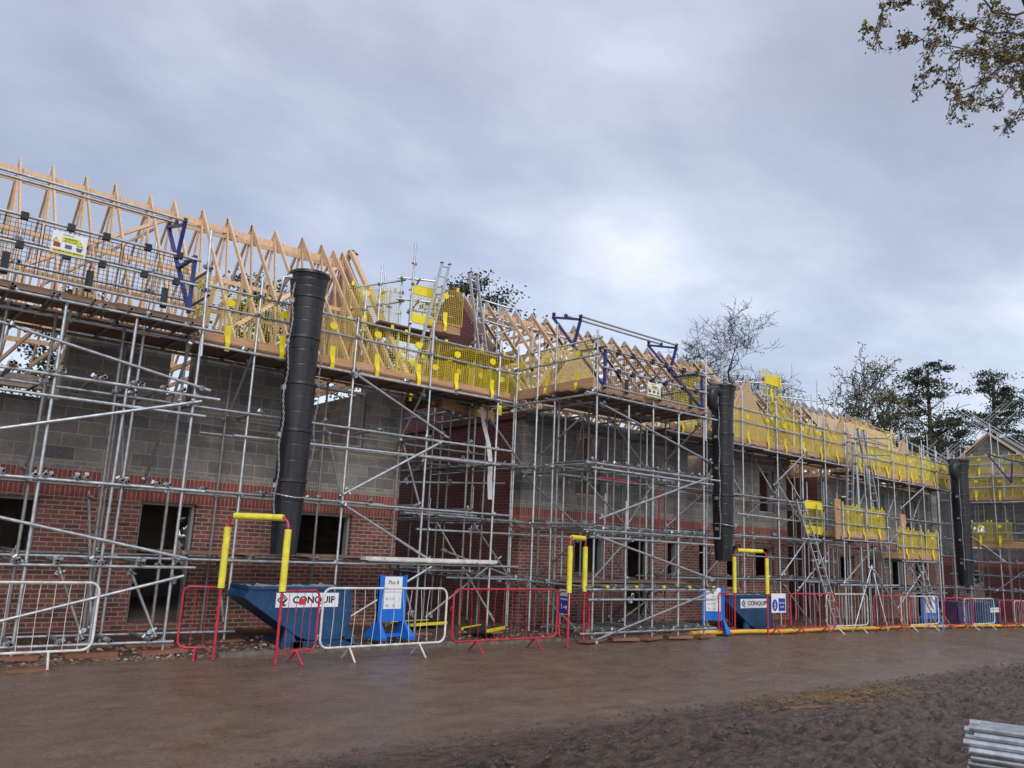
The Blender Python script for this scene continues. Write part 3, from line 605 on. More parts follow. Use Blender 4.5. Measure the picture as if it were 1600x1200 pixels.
# membrane strip hanging between the houses
mb = MB(); pts = [(11.13, 4.95), (11.22, 4.6), (11.38, 4.15), (11.44, 3.7), (11.43, 3.3), (11.50, 2.86)]
for i in range(5):
    (xa, za), (xb, zb_) = pts[i], pts[i+1]; yo = .03*math.sin(i*1.3); w = .11+.008*i
    mb.raw([(xa, 14.5+yo, za), (xa+w, 14.5+yo, za), (xb+w, 14.5+.03*math.sin((i+1)*1.3), zb_), (xb, 14.5+.03*math.sin((i+1)*1.3), zb_), (xa, 14.503+yo, za), (xa+w, 14.503+yo, za), (xb+w, 14.503+.03*math.sin((i+1)*1.3), zb_), (xb, 14.503+.03*math.sin((i+1)*1.3), zb_)], [(0, 3, 2, 1), (4, 5, 6, 7)])
o = mb.make('membrane_strip', M_tarp, None, (0, 0, 0)); tag(o, 'pale membrane strip hanging down from the scaffold platform between the two nearest houses', 'membrane')
def gate_frames(S, x0, x1, y, z):
    """loading bay gate: blue pivoting side frames, black mesh between three rails, two counterweight tubes above"""
    for x in (x0, x1):
        for a, b_ in (((0, .05), (0, 1.02)), ((0, .10), (1.75, 2.02)), ((.78, 1.78), (1.75, 2.02)), ((.80, 1.80), (1.02, 1.16)), ((.02, 1.0), (.86, 1.02))):
            mb = MB(); mb.bar((x, y+a[0], z+a[1]), (x, y+b_[0], z+b_[1]), .05, .06, up=(1, 0, 0)); mb.make('gate_frame', M_blueg, S)
        for a in ((.8, 1.84), (1.3, 1.95), (1.72, 2.07)): mb = MB(); mb.box(x-.03, x+.03, y+a[0]-.03, y+a[0]+.03, z+a[1]-.02, z+a[1]+.06); mb.make('tube_clip', M_black, S)
    for dy, dz in ((.8, 1.86), (1.3, 1.97)): stick(S, 'gate_tube', (x0-.05, y+dy, z+dz), (x1+.05, y+dy, z+dz))
    for dz in (.10, .52, .94): stick(S, 'gate_rail', (x0-.12, y-.05, z+dz), (x1+.08, y-.05, z+dz))
    n = max(1, int(round((x1-x0)/1.15))); w = (x1-x0)/n
    for i in range(n):
        g = guard_mesh(w-.04, .80, None, .062, .0042); me_ = g.mesh('gate_mesh', M_blkm); xc = x0+w*(i+.5)
        inst(me_, 'gate_mesh', S, Vector((xc, y+.01, z+.10))-S.location)
        for dx in (-.2, .28):
            for dz in (.94, .50): mb = MB(); mb.box(xc+dx-.05, xc+dx+.05, y-.085, y-.01, z+dz-.05, z+dz+.05); mb.make('mesh_clip', M_black, S)
        mb = MB(); mb.box(xc+.1, xc+.2, y+.0, y+.02, z+.05, z+.38); mb.make('gate_tag', M_black, S)
def text_mesh(txt, size, bold=False, ext=.0015, sx=1.0, sh=0.0, font_w=0.0):
    c = bpy.data.curves.new('t', 'FONT'); c.body = txt; c.size = size; c.extrude = ext; c.align_x = 'CENTER'; c.align_y = 'CENTER'; c.offset = font_w; c.space_character = 1.0; c.resolution_u = 3
    o = bpy.data.objects.new('t', c); col.objects.link(o); bpy.context.view_layer.update()
    me_ = bpy.data.meshes.new_from_object(o.evaluated_get(bpy.context.evaluated_depsgraph_get())); bpy.data.objects.remove(o)
    me_.transform(Matrix.Diagonal((sx, 1, 1, 1))); me_.transform(Matrix.Rotation(math.pi/2, 4, 'X')); return me_
def lettering(root, txt, x, y, z, size, m, sx=1.0, w=0.0, name='lettering'):
    me_ = text_mesh(txt, size, sx=sx, font_w=w); me_.materials.clear(); me_.materials.append(m); return inst(me_, name, root, (x, y, z))
def warn_sign(loc, rz, lab):
    r = empty('warning_sign', loc, rz, lab, 'sign')
    mb = MB(); mb.box(-.23, .23, -.004, .004, 0, .33); mb.make('sign_panel', M_white, r, (0, 0, 0))
    mb = MB(); mb.box(-.10, .13, -.008, -.0045, .185, .265); mb.make('yellow_panel', M_syel, r, (0, 0, 0))
    mb = MB(); mb.box(-.22, .22, -.008, -.0045, .015, .065); mb.make('yellow_panel', M_syel, r, (0, 0, 0))
    for x0, m in ((-.2, M_sred), (-.05, M_sgrey)): mb = MB(); mb.box(x0, x0+.09, -.008, -.0045, .095, .155); mb.make('gate_symbol', m, r, (0, 0, 0))
    mb = MB(); mb.raw([(.09, -.007, .14), (.19, -.007, .14), (.165, -.007, .08), (.115, -.007, .08)], [(3, 2, 1, 0)]); mb.make('gate_symbol', M_sgrey, r, (0, 0, 0))
    for x in (-.175, .145): mb = MB(); mb.raw([(x-.035, -.0075, .165), (x+.035, -.0075, .165), (x, -.0075, .225), (x-.045, -.006, .158), (x+.045, -.006, .158), (x, -.006, .238)], [(2, 0, 1)]); mb.f[-1:] = [(2, 0, 1)]; mb.raw([(x-.045, -.006, .158), (x+.045, -.006, .158), (x, -.006, .238)], [(0, 1, 2)], 1); mb.make('warning_triangle', [M_syel, M_ink], r, (0, 0, 0))
    lettering(r, 'WARNING', .015, -.0095, .24, .035, M_ink, w=.0005); lettering(r, 'KEEP GATE CLOSED', .015, -.0095, .205, .02, M_ink); lettering(r, 'MAXIMUM LOAD BEARING', 0, -.0095, .04, .033, M_ink, w=.0004); lettering(r, 'LOADING BAY', -.02, -.006, .295, .024, M_sgrey)
    return r
L1 = empty('loading_bay_tower', (2, 12.9, 0), label='loading bay scaffold tower at the far left with black mesh gate in blue frames', cat='scaffold tower', group='loading bay towers standing in front of the scaffold')
L1['group'] = 'loading bay towers in front of the scaffolds'
run(L1, 'x', [-.85, .2, 1.25, 2.22, 3.2, 4.2], 12.95, 13.62, [.20, 1.29, 2.46, 3.95, 5.03], 5.15, GB, ledger_in=False, boards=5.10, transom_step=.62, iz=5.0, u_over=.1, dark_in=True)
stick(L1, 'ledger', (-1, 12.9, 3.63), (4.4, 12.9, 3.64)); stick(L1, 'standard', (4.22, 12.93, 4.6), (4.14, 12.93, 6.72), coup=(.4, 1.1, 1.5))
braces(L1, [((1.45, 12.88, 4.56), (4.42, 12.88, 4.06)), ((-1.4, 12.88, 2.2), (4.3, 12.88, 3.87)), ((-.9, 12.88, 2.42), (4.37, 12.88, 1.42)), ((-.8, 12.88, -.2), (4.35, 12.88, 1.16)), ((-1.2, 12.88, 5.0), (1.45, 12.9, 4.56))])
toe(L1, (-1, 12.98), (4.2, 12.98), 5.10, h=.09, m=M_plank); toe(L1, (4.22, 13.0), (4.22, 13.85), 5.08)
gate_frames(L1, -.4, 3.92, 12.87, 5.19)
guards_y(L1, 12.95, 14.1, 4.24, 5.25, face=1)
for z in (5.6, 6.06): stick(L1, 'guard_rail', (4.2, 12.85, z), (4.2, 13.95, z), M_galvd)
braces(L1, [((u, 13.0, .3), (u+.05, 14.6, 2.4)) for u in (1.3, 3.2)]+[((u, 14.7, 2.6), (u, 13.0, 4.95)) for u in (.2, 2.3, 4.1)]+[((u, 13.0, .25), (u-.3, 13.8, 1.25)) for u in (3.1, 4.1)], m=M_galvd)
for z in (1.35, 2.52, 4.0): # long transoms reaching back to the wall scaffold, open ends to the street
    u = -.9
    while u < 4.1: stick(L1, 'transom', (u, 12.74, z), (u+.12, 14.75, z+.01), M_galvd, coup=(.2,)); u += random.uniform(.42, .62)
for i in range(9): stick(L1, 'putlog_tube', (-.6+i*.52, 12.66+random.uniform(-.05, .05), 5.07), (-.55+i*.52, 14.4, 5.08), M_galvd)
warn_sign((2.1, 12.78, 5.69), 0, 'white and yellow warning sign on the black mesh gate at the far left')
# --- scaffold in the gap between the two nearest houses
S2 = empty('scaffold', (11.2, 15.6, 0), label='high scaffold rising in the gap between the two nearest houses, with yellow guards', cat='scaffold', group='tube scaffolds wrapped round the houses')
run(S2, 'y', [14.9, 16.3, 17.8], 11.15, 10.0, [1.2, 2.42, 3.6, 4.98], 5.2, GB, ledger_in=True, boards=5.08, iz=5.4, sole=True)
run(S2, 'y', [14.55, 16.0, 17.5], 12.2, 11.4, [1.1, 2.35, 3.62, 5.0], 5.3, GB, ledger_in=True, iz=5.2, sole=False)
for a, b_ in (((9.3, 14.5, 3.66), (12.4, 14.45, 3.72)), ((9.2, 14.4, 2.42), (12.1, 14.4, 2.4)), ((10.3, 14.3, 1.12), (12.9, 14.2, 1.1)), ((9.6, 14.5, 2.1), (14.0, 14.4, 2.12)), ((9.4, 15.2, 3.1), (12.3, 14.9, 3.3))): stick(S2, 'ledger', a, b_, coup=(.3, 1.4, 2.6))
braces(S2, [((11.35, 14.4, 4.7), (12.5, 14.4, 3.62)), ((10.2, 14.4, 1.7), (12.15, 14.3, 1.15)), ((11.0, 14.35, 2.3), (12.2, 14.3, 1.0)), ((9.9, 14.4, .3), (11.8, 14.3, 1.6)), ((10.6, 15.2, 2.3), (11.6, 14.2, .2)), ((9.5, 16.2, 2.5), (10.4, 15.3, 3.8))], m=M_galvd)
toe(S2, (10.2, 14.7), (12.4, 15.4), 4.85)
for (x, y, za, zb_) in ((9.15, 16.0, 5.0, 8.25), (9.66, 15.9, 5.0, 8.15), (9.65, 15.4, 5.0, 8.75), (9.95, 17.2, 5.0, 8.5), (10.62, 15.9, 5.0, 8.3), (11.72, 15.6, 5.0, 8.1), (11.78, 15.7, 5.0, 8.0), (12.25, 16.0, 5.0, 8.0), (12.95, 16.3, 5.2, 8.3), (10.2, 17.3, 5.1, 8.2), (11.0, 17.6, 5, 8.3), (8.9, 16.2, 6, 7.6)): stick(S2, 'standard', (x, y, za), (x, y, zb_), coup=(zb_-za-.5, zb_-za-1.0, 1.8))
for z in (7.42, 7.95):
    for a, b_ in (((8.7, 16.7, z-.25), (9.7, 15.8, z)), ((9.5, 15.85, z+.03), (10.25, 15.35, z)), ((9.9, 15.5, z), (10.6, 16.9, z+.2)), ((10.5, 16.9, z+.2), (11.0, 15.6, z-.15)), ((11.6, 15.6, z-.15), (12.4, 16.4, z+.3)), ((12.3, 16.3, z+.25), (12.95, 15.7, z)), ((12.95, 15.7, z), (12.2, 15.4, z-.4))): stick(S2, 'guard_rail', a, b_, coup=(.1,))
planks(S2, 9.2, 10.7, 15.6, 16.9, 6.72, name='board_platform'); planks(S2, 10.9, 12.5, 14.95, 16.4, 6.30)
toe(S2, (10.1, 15.5), (11.1, 15.42), 6.78, h=.26); toe(S2, (10.9, 14.92), (12.5, 14.92), 6.33, h=.05, m=M_plank)
for x in (10.62,): inst(YG, 'brick_guard', S2, Vector((x, 15.42, 7.0))-S2.location, (0, 0, -.1))
for x in (8.95, 9.35): inst(YG, 'brick_guard', S2, Vector((x, 16.3, 6.85))-S2.location, (0, 0, -.5))
for i in range(5): inst(YG, 'brick_guard', S2, Vector((9.7+.62*i, 15.3-.05*i, 5.15))-S2.location, (.05, 0, random.uniform(-.4, .4)))
def ladder_gate(loc, rz, lab, w=.62, h=.95, tilt=0):
    r = empty('access_gate', loc, rz, lab, 'safety gate', 'yellow access gates at the ladder openings'); r.rotation_euler[0] = tilt
    mb = MB(); q = [(-w/2, 0, .08), (-w/2+.08, 0, 0), (w/2-.08, 0, 0), (w/2, 0, .08), (w/2, 0, h-.08), (w/2-.08, 0, h), (-w/2+.08, 0, h), (-w/2, 0, h-.08), (-w/2, 0, .08)]; mb.path(q, .013, 6); mb.make('frame', M_yellow, r, (0, 0, 0))
    for z0, z1 in ((.02, h*.24), (h*.76, h-.02)): mb = MB(); mb.box(-w/2+.015, w/2-.015, -.006, .006, z0, z1); mb.make('solid_panel', M_ydisc, r, (0, 0, 0))
    g = guard_mesh(w-.04, h*.52, None, .055, .0045); inst(g.mesh('mesh_panel', M_yellow), 'mesh_panel', r, (0, .003, h*.24)); return r
ladder_gate((10.05, 15.45, 6.86), -.15, 'yellow mesh access gate with solid ends high up beside the tallest ladders', tilt=-.1)
def ladder(p0, p1, w, lab, m=M_alu, step=.28, grp='ladders tied to the scaffolds'):
    p0 = Vector(p0); p1 = Vector(p1); r = empty('ladder', p0, 0, lab, 'ladder', grp); d = (p1-p0); L = d.length
    wv = Vector(w) if isinstance(w, tuple) else Vector((w, 0, 0)); d.normalize(); Wd = wv.length; wv.normalize()
    for s in (0, 1):
        mb = MB(); a = wv*Wd*s; mb.bar(a, a+d*L, .035, .07, up=wv.cross(d)); mb.make('stile', m, r, (0, 0, 0)); mb = MB(); mb.bar(a+d*L, a+d*(L+.03), .045, .08, up=wv.cross(d)); mb.make('end_cap', M_black, r, (0, 0, 0))
    t = .2; 
    mbm = MB(); mbm.tube((0, 0, 0), wv*Wd, .014, 6); rm = mbm.mesh('rung', m)
    while t < L: inst(rm, 'rung', r, d*t); t += step
    return r
ladder((9.62, 15.2, 5.15), (10.36, 15.3, 8.42), (.26, .05, .04), 'aluminium ladder leaning right, high up between the two nearest houses beside the yellow gate')
ladder((11.75, 15.3, 5.9), (11.12, 15.2, 8.35), (.27, .05, .03), 'aluminium ladder leaning left, in front of the red brick gable')
# --- loading bay tower before the middle house
L2 = empty('loading_bay_tower', (14.4, 12.1, 0), label='loading bay scaffold tower in front of the middle house, boarded top with blue gate frames', cat='scaffold tower', group='loading bay towers in front of the scaffolds')
run(L2, 'x', [12.5, 13.48, 14.38, 15.32, 16.3], 12.1, 13.3, [.14, 1.02, 2.24, 3.66, 5.16], 5.3, GB, boards=5.26, transom_step=.40, u_over=.25, iz=5.2)
for z in (3.56, .82, 2.10): stick(L2, 'ledger', (12.3, 12.05, z), (16.6, 12.05, z-.02), coup=(.3, 1.3, 2.2))
stick(L2, 'standard', (12.47, 12.07, 4.4), (12.44, 12.07, 6.62), coup=(.9, 1.5)); stick(L2, 'standard', (16.34, 12.07, 4.6), (16.36, 12.07, 6.75), coup=(.7, 1.2))
braces(L2, [((12.5, 12.03, 4.98), (16.55, 12.03, 4.06)), ((12.55, 12.03, 2.48), (16.55, 12.03, 3.74)), ((12.45, 12.03, 2.14), (16.6, 12.03, 1.26)), ((12.4, 12.03, -.02), (16.65, 12.03, 1.02))])
braces(L2, [((12.35, 12.3, 4.75), (12.3, 14.2, 3.6)), ((12.35, 14.3, 3.5), (12.35, 12.4, 2.3)), ((12.4, 12.4, 2.1), (12.4, 14.0, 1.0)), ((12.4, 13.9, 1.0), (12.4, 12.3, .1)), ((13.4, 13.4, 4.9), (13.8, 14.3, 3.3)), ((14.9, 13.3, 2.4), (13.3, 13.3, 3.5)), ((15.9, 13.3, 3.6), (14.3, 13.3, 4.9)), ((13.5, 13.3, 1.0), (15.0, 13.3, 2.2)), ((14.6, 13.3, .2), (16.3, 13.3, 1.0)), ((14.3, 12.9, 2.3), (15.9, 13.4, 3.5)), ((16.3, 12.2, 5.0), (16.3, 13.9, 3.7)), ((15.2, 14.2, 1.9), (16.9, 14.2, .2)), ((13.9, 12.2, .9), (14.8, 13.8, .2)), ((15.6, 13.2, .9), (16.2, 14.1, .1))], m=M_galvd)
gate_frames(L2, 12.62, 16.1, 12.0, 5.25)
toe(L2, (12.5, 12.12), (16.4, 12.12), 5.26, h=.11, m=M_toe); toe(L2, (12.33, 12.05), (12.33, 15.0), 5.30); toe(L2, (16.45, 12.1), (16.45, 13.3), 5.26)
guards_y(L2, 12.1, 15.0, 12.36, 5.48, face=-1, step=.96); guards_y(L2, 12.1, 13.4, 16.42, 5.45, face=1)
for z in (6.0, 6.36):
    stick(L2, 'guard_rail', (12.26, 11.75, z), (12.26, 15.2, z), coup=(.3, 1.6, 2.3)); stick(L2, 'guard_rail', (16.5, 11.8, z-.05), (16.5, 13.7, z-.05), M_galvd)
for y, zb_ in ((13.15, 6.9), (13.75, 6.75), (14.5, 6.6)): stick(L2, 'standard', (12.22, y, gz(12)+.05), (12.22, y, zb_), coup=(1, 2.3, 3.6, 5.2, 6.0))
stick(L2, 'standard', (12.4, 14.2, 5.2), (12.4, 14.2, 6.9)); stick(L2, 'standard', (13.6, 13.3, 5.2), (13.6, 13.3, 6.95))
for z in (1.08, 2.35, 3.62, 5.12): stick(L2, 'ledger', (12.2, 11.8, z), (12.2, 15.4, z+.02), coup=(.3, 1.4, 2)); stick(L2, 'ledger', (12.5, 12.2, z-.1), (12.52, 14.5, z-.1), M_galvd)
planks(L2, 12.4, 16.4, 13.4, 14.35, 5.26); planks(L2, 12.5, 16.3, 12.7, 13.9, 1.12)
for i in range(9): # yellow-tipped transom ends along the low lift
    stick(L2, 'transom', (12.75+i*.46, 11.93+random.uniform(-.04, .04), 1.09), (12.8+i*.46, 13.5, 1.09), M_galvd)
    if i % 2 == 0: mb = MB(); mb.tube((12.75+i*.46, 11.90, 1.09), (12.75+i*.46, 11.95, 1.09), .032, 8); mb.make('end_cap', M_ydisc, L2)
for x in (13.0, 14.1): stick(L2, 'red_tube', (x+.6, 13.1, 3.5), (x+2.0, 13.2, 3.5), M_redp) if x < 14 else stick(L2, 'red_tube', (15.95, 13.2, 2.3), (15.95, 13.2, 3.4), M_redp)
warn_sign((14.2, 11.93, 5.35), 0, 'white warning sign low on the black mesh gate of the middle loading bay')
# --- scaffold along the middle house
S3 = empty('scaffold', (20, 13.4, 0), label='tube scaffold with yellow brick guards along the middle house, around the second rubbish chute', cat='scaffold', group='tube scaffolds wrapped round the houses')
run(S3, 'x', [17.0, 18.2, 19.95, 21.75, 23.15, 24.55, 25.9], 13.45, 14.35, [1.23, 2.42, 3.55, 4.98], 6.5, GB, rails=(5.70, 6.08), boards=5.06, toe_z=5.02, guard_z=5.20, u_over=.35, iz=5.0)
run(S3, 'x', [12.9, 14.3, 15.8], 13.5, 14.3, [1.15, 2.40, 3.5, 5.0], 5.1, GB, u_over=.3, iz=5.0, sole=False)
for a, b_ in (((19.5, 13.38, 3.02), (27.0, 13.4, 2.92)), ((19.0, 14.3, 1.9), (24.4, 14.3, 1.85))): stick(S3, 'ledger', a, b_, coup=(.5, 2.3, 3.7))
braces(S3, [((23.35, 13.36, 5.2), (21.35, 13.36, 3.95)), ((21.5, 13.36, 4.1), (23.15, 13.36, 2.7)), ((23.2, 13.36, 2.5), (21.65, 13.36, 1.33)), ((21.75, 13.36, 1.12), (23.3, 13.36, -.1)), ((25.3, 13.4, 1.1), (27.2, 13.4, 2.2))])
braces(S3, [((u, 14.3, 4.95), (u-1.2, 14.3, 3.6)) for u in (20.2, 23.9, 18.1)]+[((u, 14.3, 2.5), (u+1.6, 14.3, 3.5)) for u in (17.5, 20.5, 22.8)]+[((u, 14.3, 1.2), (u+1.5, 14.3, 2.3)) for u in (17.2, 19.2)]+[((u, 13.5, 3.6), (u, 14.3, 4.9)) for u in (19.95, 21.75, 23.15)]+[((u, 13.5, .2), (u+.8, 14.2, 1.2)) for u in (18.2, 19.9, 21.8, 24)], m=M_galvd)
toe(S3, (26.25, 13.5), (26.25, 16.5), 4.98)
# recess platform between middle and third house
S4 = empty('scaffold', (26, 15.5, 0), label='recessed scaffold in the gap between the middle and third houses', cat='scaffold', group='tube scaffolds wrapped round the houses')
run(S4, 'x', [24.4, 25.6, 26.8], 15.9, 16.9, [1.1, 2.3, 3.55, 4.9], 6.2, GB, rails=(5.6, 6.0), boards=4.98, toe_z=4.92, guard_z=5.1, u_over=.3, sole=False)
run(S4, 'x', [24.3, 25.2, 26.3, 27.1], 14.5, 15.6, [1.2, 2.4, 3.6], 4.4, GB, u_over=.3, sole=False)
# --- third house scaffold
S5 = empty('scaffold', (31, 13.9, 0), label='tube scaffold with a long run of yellow guards along the third house', cat='scaffold', group='tube scaffolds wrapped round the houses')
run(S5, 'x', [27.7, 29.1, 30.4, 31.6, 32.9, 34.2, 35.4], 13.95, 14.75, [1.0, 2.25, 3.5, 4.86], 6.5, GB, rails=(5.6, 6.0), boards=4.94, toe_z=4.92, guard_z=5.12, u_over=.3, iz=4.9)
braces(S5, [((33.0, 13.85, 4.95), (30.6, 13.85, 3.85)), ((30.4, 13.85, 2.2), (32.8, 13.85, 1.0)), ((31.0, 13.85, 3.4), (29.2, 13.85, 2.3))]+[((u, 14.7, 4.8), (u-1.1, 14.7, 3.6)) for u in (30, 32.4, 34.6)])
# --- mid height working platforms with their own guards
def low_tower(x0, x1, y0, y1, z, lab, n=3):
    S = empty('platform_tower', ((x0+x1)/2, y0, 0), label=lab, cat='scaffold tower', group='mid height guarded platforms before the third house')
    us = [x0+(x1-x0)*i/(n-1) for i in range(n)]
    run(S, 'x', us, y0, y1, [z*.45, z], z+1.2, lambda u, v: gz(u)-.02, rails=(z+.5, z+.95), boards=z+.06, toe_z=z+.06, guard_z=z+.22, u_over=.2, iz=z+.3)
    toe(S, (x0-.15, y0+.1), (x0-.15, y1), z+.06)
    return S
T3 = low_tower(24.35, 27.3, 12.8, 13.5, 2.50, 'scaffold platform with yellow guards at mid height, left of the pair before the third house')
T4 = low_tower(28.5, 31.3, 12.85, 13.5, 1.93, 'lower scaffold platform with yellow guards, right of the pair before the third house')
braces(T3, [((25.9, 12.72, 1.75), (28.3, 12.6, -.5)), ((25.9, 12.72, 1.75), (24.4, 12.7, -.4)), ((25.9, 12.72, 1.7), (26.0, 12.3, -.4)), ((22.4, 13.3, .9), (24.1, 13.2, 2.1))])
braces(T4, [((28.5, 12.72, 1.8), (31.6, 12.5, -.55)), ((29.6, 12.75, 1.6), (27.6, 12.75, .4)), ((28.6, 12.7, 1.7), (30.3, 12.5, -.55))])
mb = MB(); mb.box(24.0, 24.35, 12.86, 12.9, 2.5, 3.75); mb.make('end_board', M_toe, T3)
mb = MB(); mb.box(29.6, 30.0, 13.4, 13.44, 2.6, 3.6); mb.make('end_board', M_toe, T4)
ladder_gate((23.3, 13.2, 2.62), 0, 'yellow mesh access gate at mid height beside the long ladder', w=1.0, h=1.0)
for x, zb_ in ((23.0, 2.0), (23.3, 3.5), (23.7, 3.3), (24.2, 2.2)): stick(T3, 'standard', (x, 13.1, gz(x)), (x, 13.1, zb_), M_galvd, coup=(1, 2))
for z in (1.2, 2.45, 3.1): stick(T3, 'ledger', (22.3, 13.05, z), (25.0, 13.05, z-.02), coup=(.5, 1.2, 1.8))
ladder((23.9, 12.9, -.25), (22.3, 13.2, 3.6), (.38, 0, 0), 'long aluminium ladder leaning left up to the mid height yellow gate', step=.26)
ladder((30.9, 12.8, -.4), (29.5, 12.9, 2.0), (.38, 0, 0), 'short aluminium ladder up to the lower yellow guarded platform', step=.26)
ladder((28.2, 13.4, 1.5), (26.9, 13.5, 6.35), (.42, 0, 0), 'tall aluminium ladder crossing the roof edge guards of the third house', step=.26)
ladder((25.6, 13.35, 2.9), (25.95, 13.4, 5.75), (.38, 0, 0), 'upright aluminium ladder left of the tallest lift standards', step=.26)
for x in (26.25, 26.75, 27.1): stick(T3, 'standard', (x, 13.2, gz(x)), (x-.05, 13.25, 6.3), coup=(2.6, 3.6, 5.3))
for z in (5.35, 5.9): stick(T3, 'guard_rail', (25.6, 13.2, z), (28.6, 13.25, z+.02)); stick(T3, 'guard_rail', (25.9, 13.2, z), (26.6, 12.3, z), M_galvd)
# --- roof level scaffold behind the middle and third houses
S6 = empty('scaffold', (27.5, 16.5, 0), label='roof level scaffold of thin standards and yellow panels above the gap past the middle house', cat='scaffold', group='tube scaffolds wrapped round the houses')
for k in range(13):
    x = 24.0+k*.42+random.uniform(-.1, .1); y = random.choice((15.4, 16.3, 17.0)); stick(S6, 'standard', (x, y, 4.9), (x, y, 8.0+random.uniform(-.5, .9)), coup=(2.4,))
for (a, b_) in (((23.8, 15.4, 7.9), (26.9, 15.4, 7.9)), ((24.2, 16.6, 8.0), (25.9, 15.3, 8.0)), ((25.5, 15.3, 7.3), (28.2, 15.3, 7.2)), ((26.5, 16.9, 7.9), (28.0, 15.4, 7.7)), ((24, 15.4, 7.2), (26.5, 15.4, 7.15)), ((26.9, 15.3, 6.5), (28.9, 16.5, 6.6))): stick(S6, 'guard_rail', a, b_, coup=(.3,))
for x, y, z in ((24.5, 15.35, 7.35), (24.9, 15.4, 6.6), (25.6, 15.5, 6.4), (25.9, 15.5, 6.5)): inst(YG, 'brick_guard', S6, Vector((x, y, z))-S6.location, (0, 0, random.uniform(-.2, .2)))
mb = MB(); mb.box(24.1, 25.1, 15.3, 15.32, 7.75, 8.1); mb.make('solid_panel', M_ydisc, S6)
S7 = empty('scaffold', (33.5, 15.8, 0), label='roof level scaffold above the third house, just left of the pines', cat='scaffold', group='tube scaffolds wrapped round the houses')
for k in range(17):
    x = 30.0+k*.62+random.uniform(-.15, .15); y = random.choice((15.2, 16.0, 17.2)); stick(S7, 'standard', (x, y, 4.9), (x, y, 7.0+random.uniform(-.3, .9)))
for (a, b_) in (((29.8, 15.2, 7.35), (33.0, 15.2, 7.1)), ((30.0, 15.2, 6.7), (33.5, 15.2, 6.55)), ((33, 16.0, 6.9), (39.5, 16, 6.7)), ((33, 16, 6.4), (39.5, 16, 6.3)), ((31.5, 15.1, 6.2), (36, 15.1, 6.1))): stick(S7, 'guard_rail', a, b_)
for x, y, z in ((30.6, 15.2, 6.3), (32.8, 15.2, 6.3), (36.0, 16, 5.9), (37.0, 16, 5.85), (38.0, 16, 5.9), (31.6, 15.2, 6.0)): inst(YG, 'brick_guard', S7, Vector((x, y, z))-S7.location, (0, 0, random.uniform(-.2, .2)))
# --- scaffold of the end house, running across the view
S8 = empty('scaffold', (40.5, 12.5, 0), label='two storey high scaffold across the gable fronted house at the far right end', cat='scaffold', group='tube scaffolds wrapped round the houses')
run(S8, 'y', [7.3, 8.7, 10.0, 11.3, 12.6, 13.9, 15.2], 40.2, 41.4, [.9, 2.1, 3.4, 4.75], 6.3, lambda u, v: -.65, rails=(5.45, 5.95), boards=4.83, toe_z=4.8, guard_z=5.05, u_over=.3, iz=6.0, sole=False)
run(S8, 'y', [8.2, 9.8, 11.5, 13.0, 14.6, 16.2, 17.6], 43.3, 44.4, [3.2, 6.2], 7.4, lambda u, v: -.7, rails=(6.85, 7.25), boards=6.25, toe_z=6.22, guard_z=6.4, u_over=.3, iz=6.6, sole=False)
braces(S8, [((40.1, 8, .9), (40.1, 10.2, 2.2)), ((40.1, 12.4, 2.2), (40.1, 14.2, .8)), ((40.1, 15.2, 3.4), (40.1, 13.6, 2.1)), ((40.1, 11.3, -.4), (40.1, 13.2, 1.0)), ((40.1, 9, 2.2), (40.1, 11.1, 3.5))])
toe(S8, (40.15, 9.0), (40.15, 15.0), 2.75, h=.3)
for y in (9.3, 10.4, 13.8, 14.6): inst(YG, 'brick_guard', S8, Vector((40.1, y, 3.0))-S8.location, (0, 0, -1.57))
run(S8, 'y', [7.6, 8.6, 9.5, 10.7, 11.8, 13.0, 14.1, 15.4, 16.5], 41.9, 42.9, [.4, 1.5, 2.7, 3.9, 5.0], 5.6, lambda u, v: -.65, u_over=.3, iz=5.4, sole=False, transom_step=.8)
for a, b_ in (((40.0, 14.0, 6.9), (40.0, 13.0, 6.55)), ((40.0, 14.0, 6.85), (40.0, 13.15, 5.6)), ((40.0, 13.05, 6.5), (40.0, 13.15, 5.6)), ((40.0, 13.0, 6.55), (40.0, 11.6, 6.2)), ((40.0, 12.7, 6.4), (40.0, 11.8, 5.7))):
    mb = MB(); mb.bar(a, b_, .06, .07, up=(1, 0, 0)); mb.make('gate_frame', M_blueg, S8)
# temporary roof of crossed tubes over the end house
S9 = empty('temporary_roof', (43, 15, 0), label='pitched frame of thin crossed silver tubes above the gable at the far right', cat='temporary roof')
for x, dz in ((42.6, 0), (43.4, .5), (44.2, 1.0), (44.9, .2)):
    stick(S9, 'rafter_tube', (x, 18.2, 6.3+dz*.3), (x, 14.2, 9.6+dz*.4), r=.02); stick(S9, 'rafter_tube', (x, 16.4, 9.5+dz*.3), (x, 11.5, 5.6+dz*.3), r=.02)
for x in (42.6, 44.4):
    for a, b_ in (((x, 18.8, 8.2), (x, 16.8, 6.9)), ((x, 19.0, 7.6), (x, 17.4, 6.6)), ((x, 18.9, 6.6), (x, 17.2, 8.1))): stick(S9, 'cross_tube', a, b_)
for y, h in ((14.9, 8.8), (14.6, 8.3), (17.9, 8.5), (18.2, 8.2), (18.9, 8.3)): stick(S9, 'standard', (43.0, y, 6.2), (43.0, y, h))
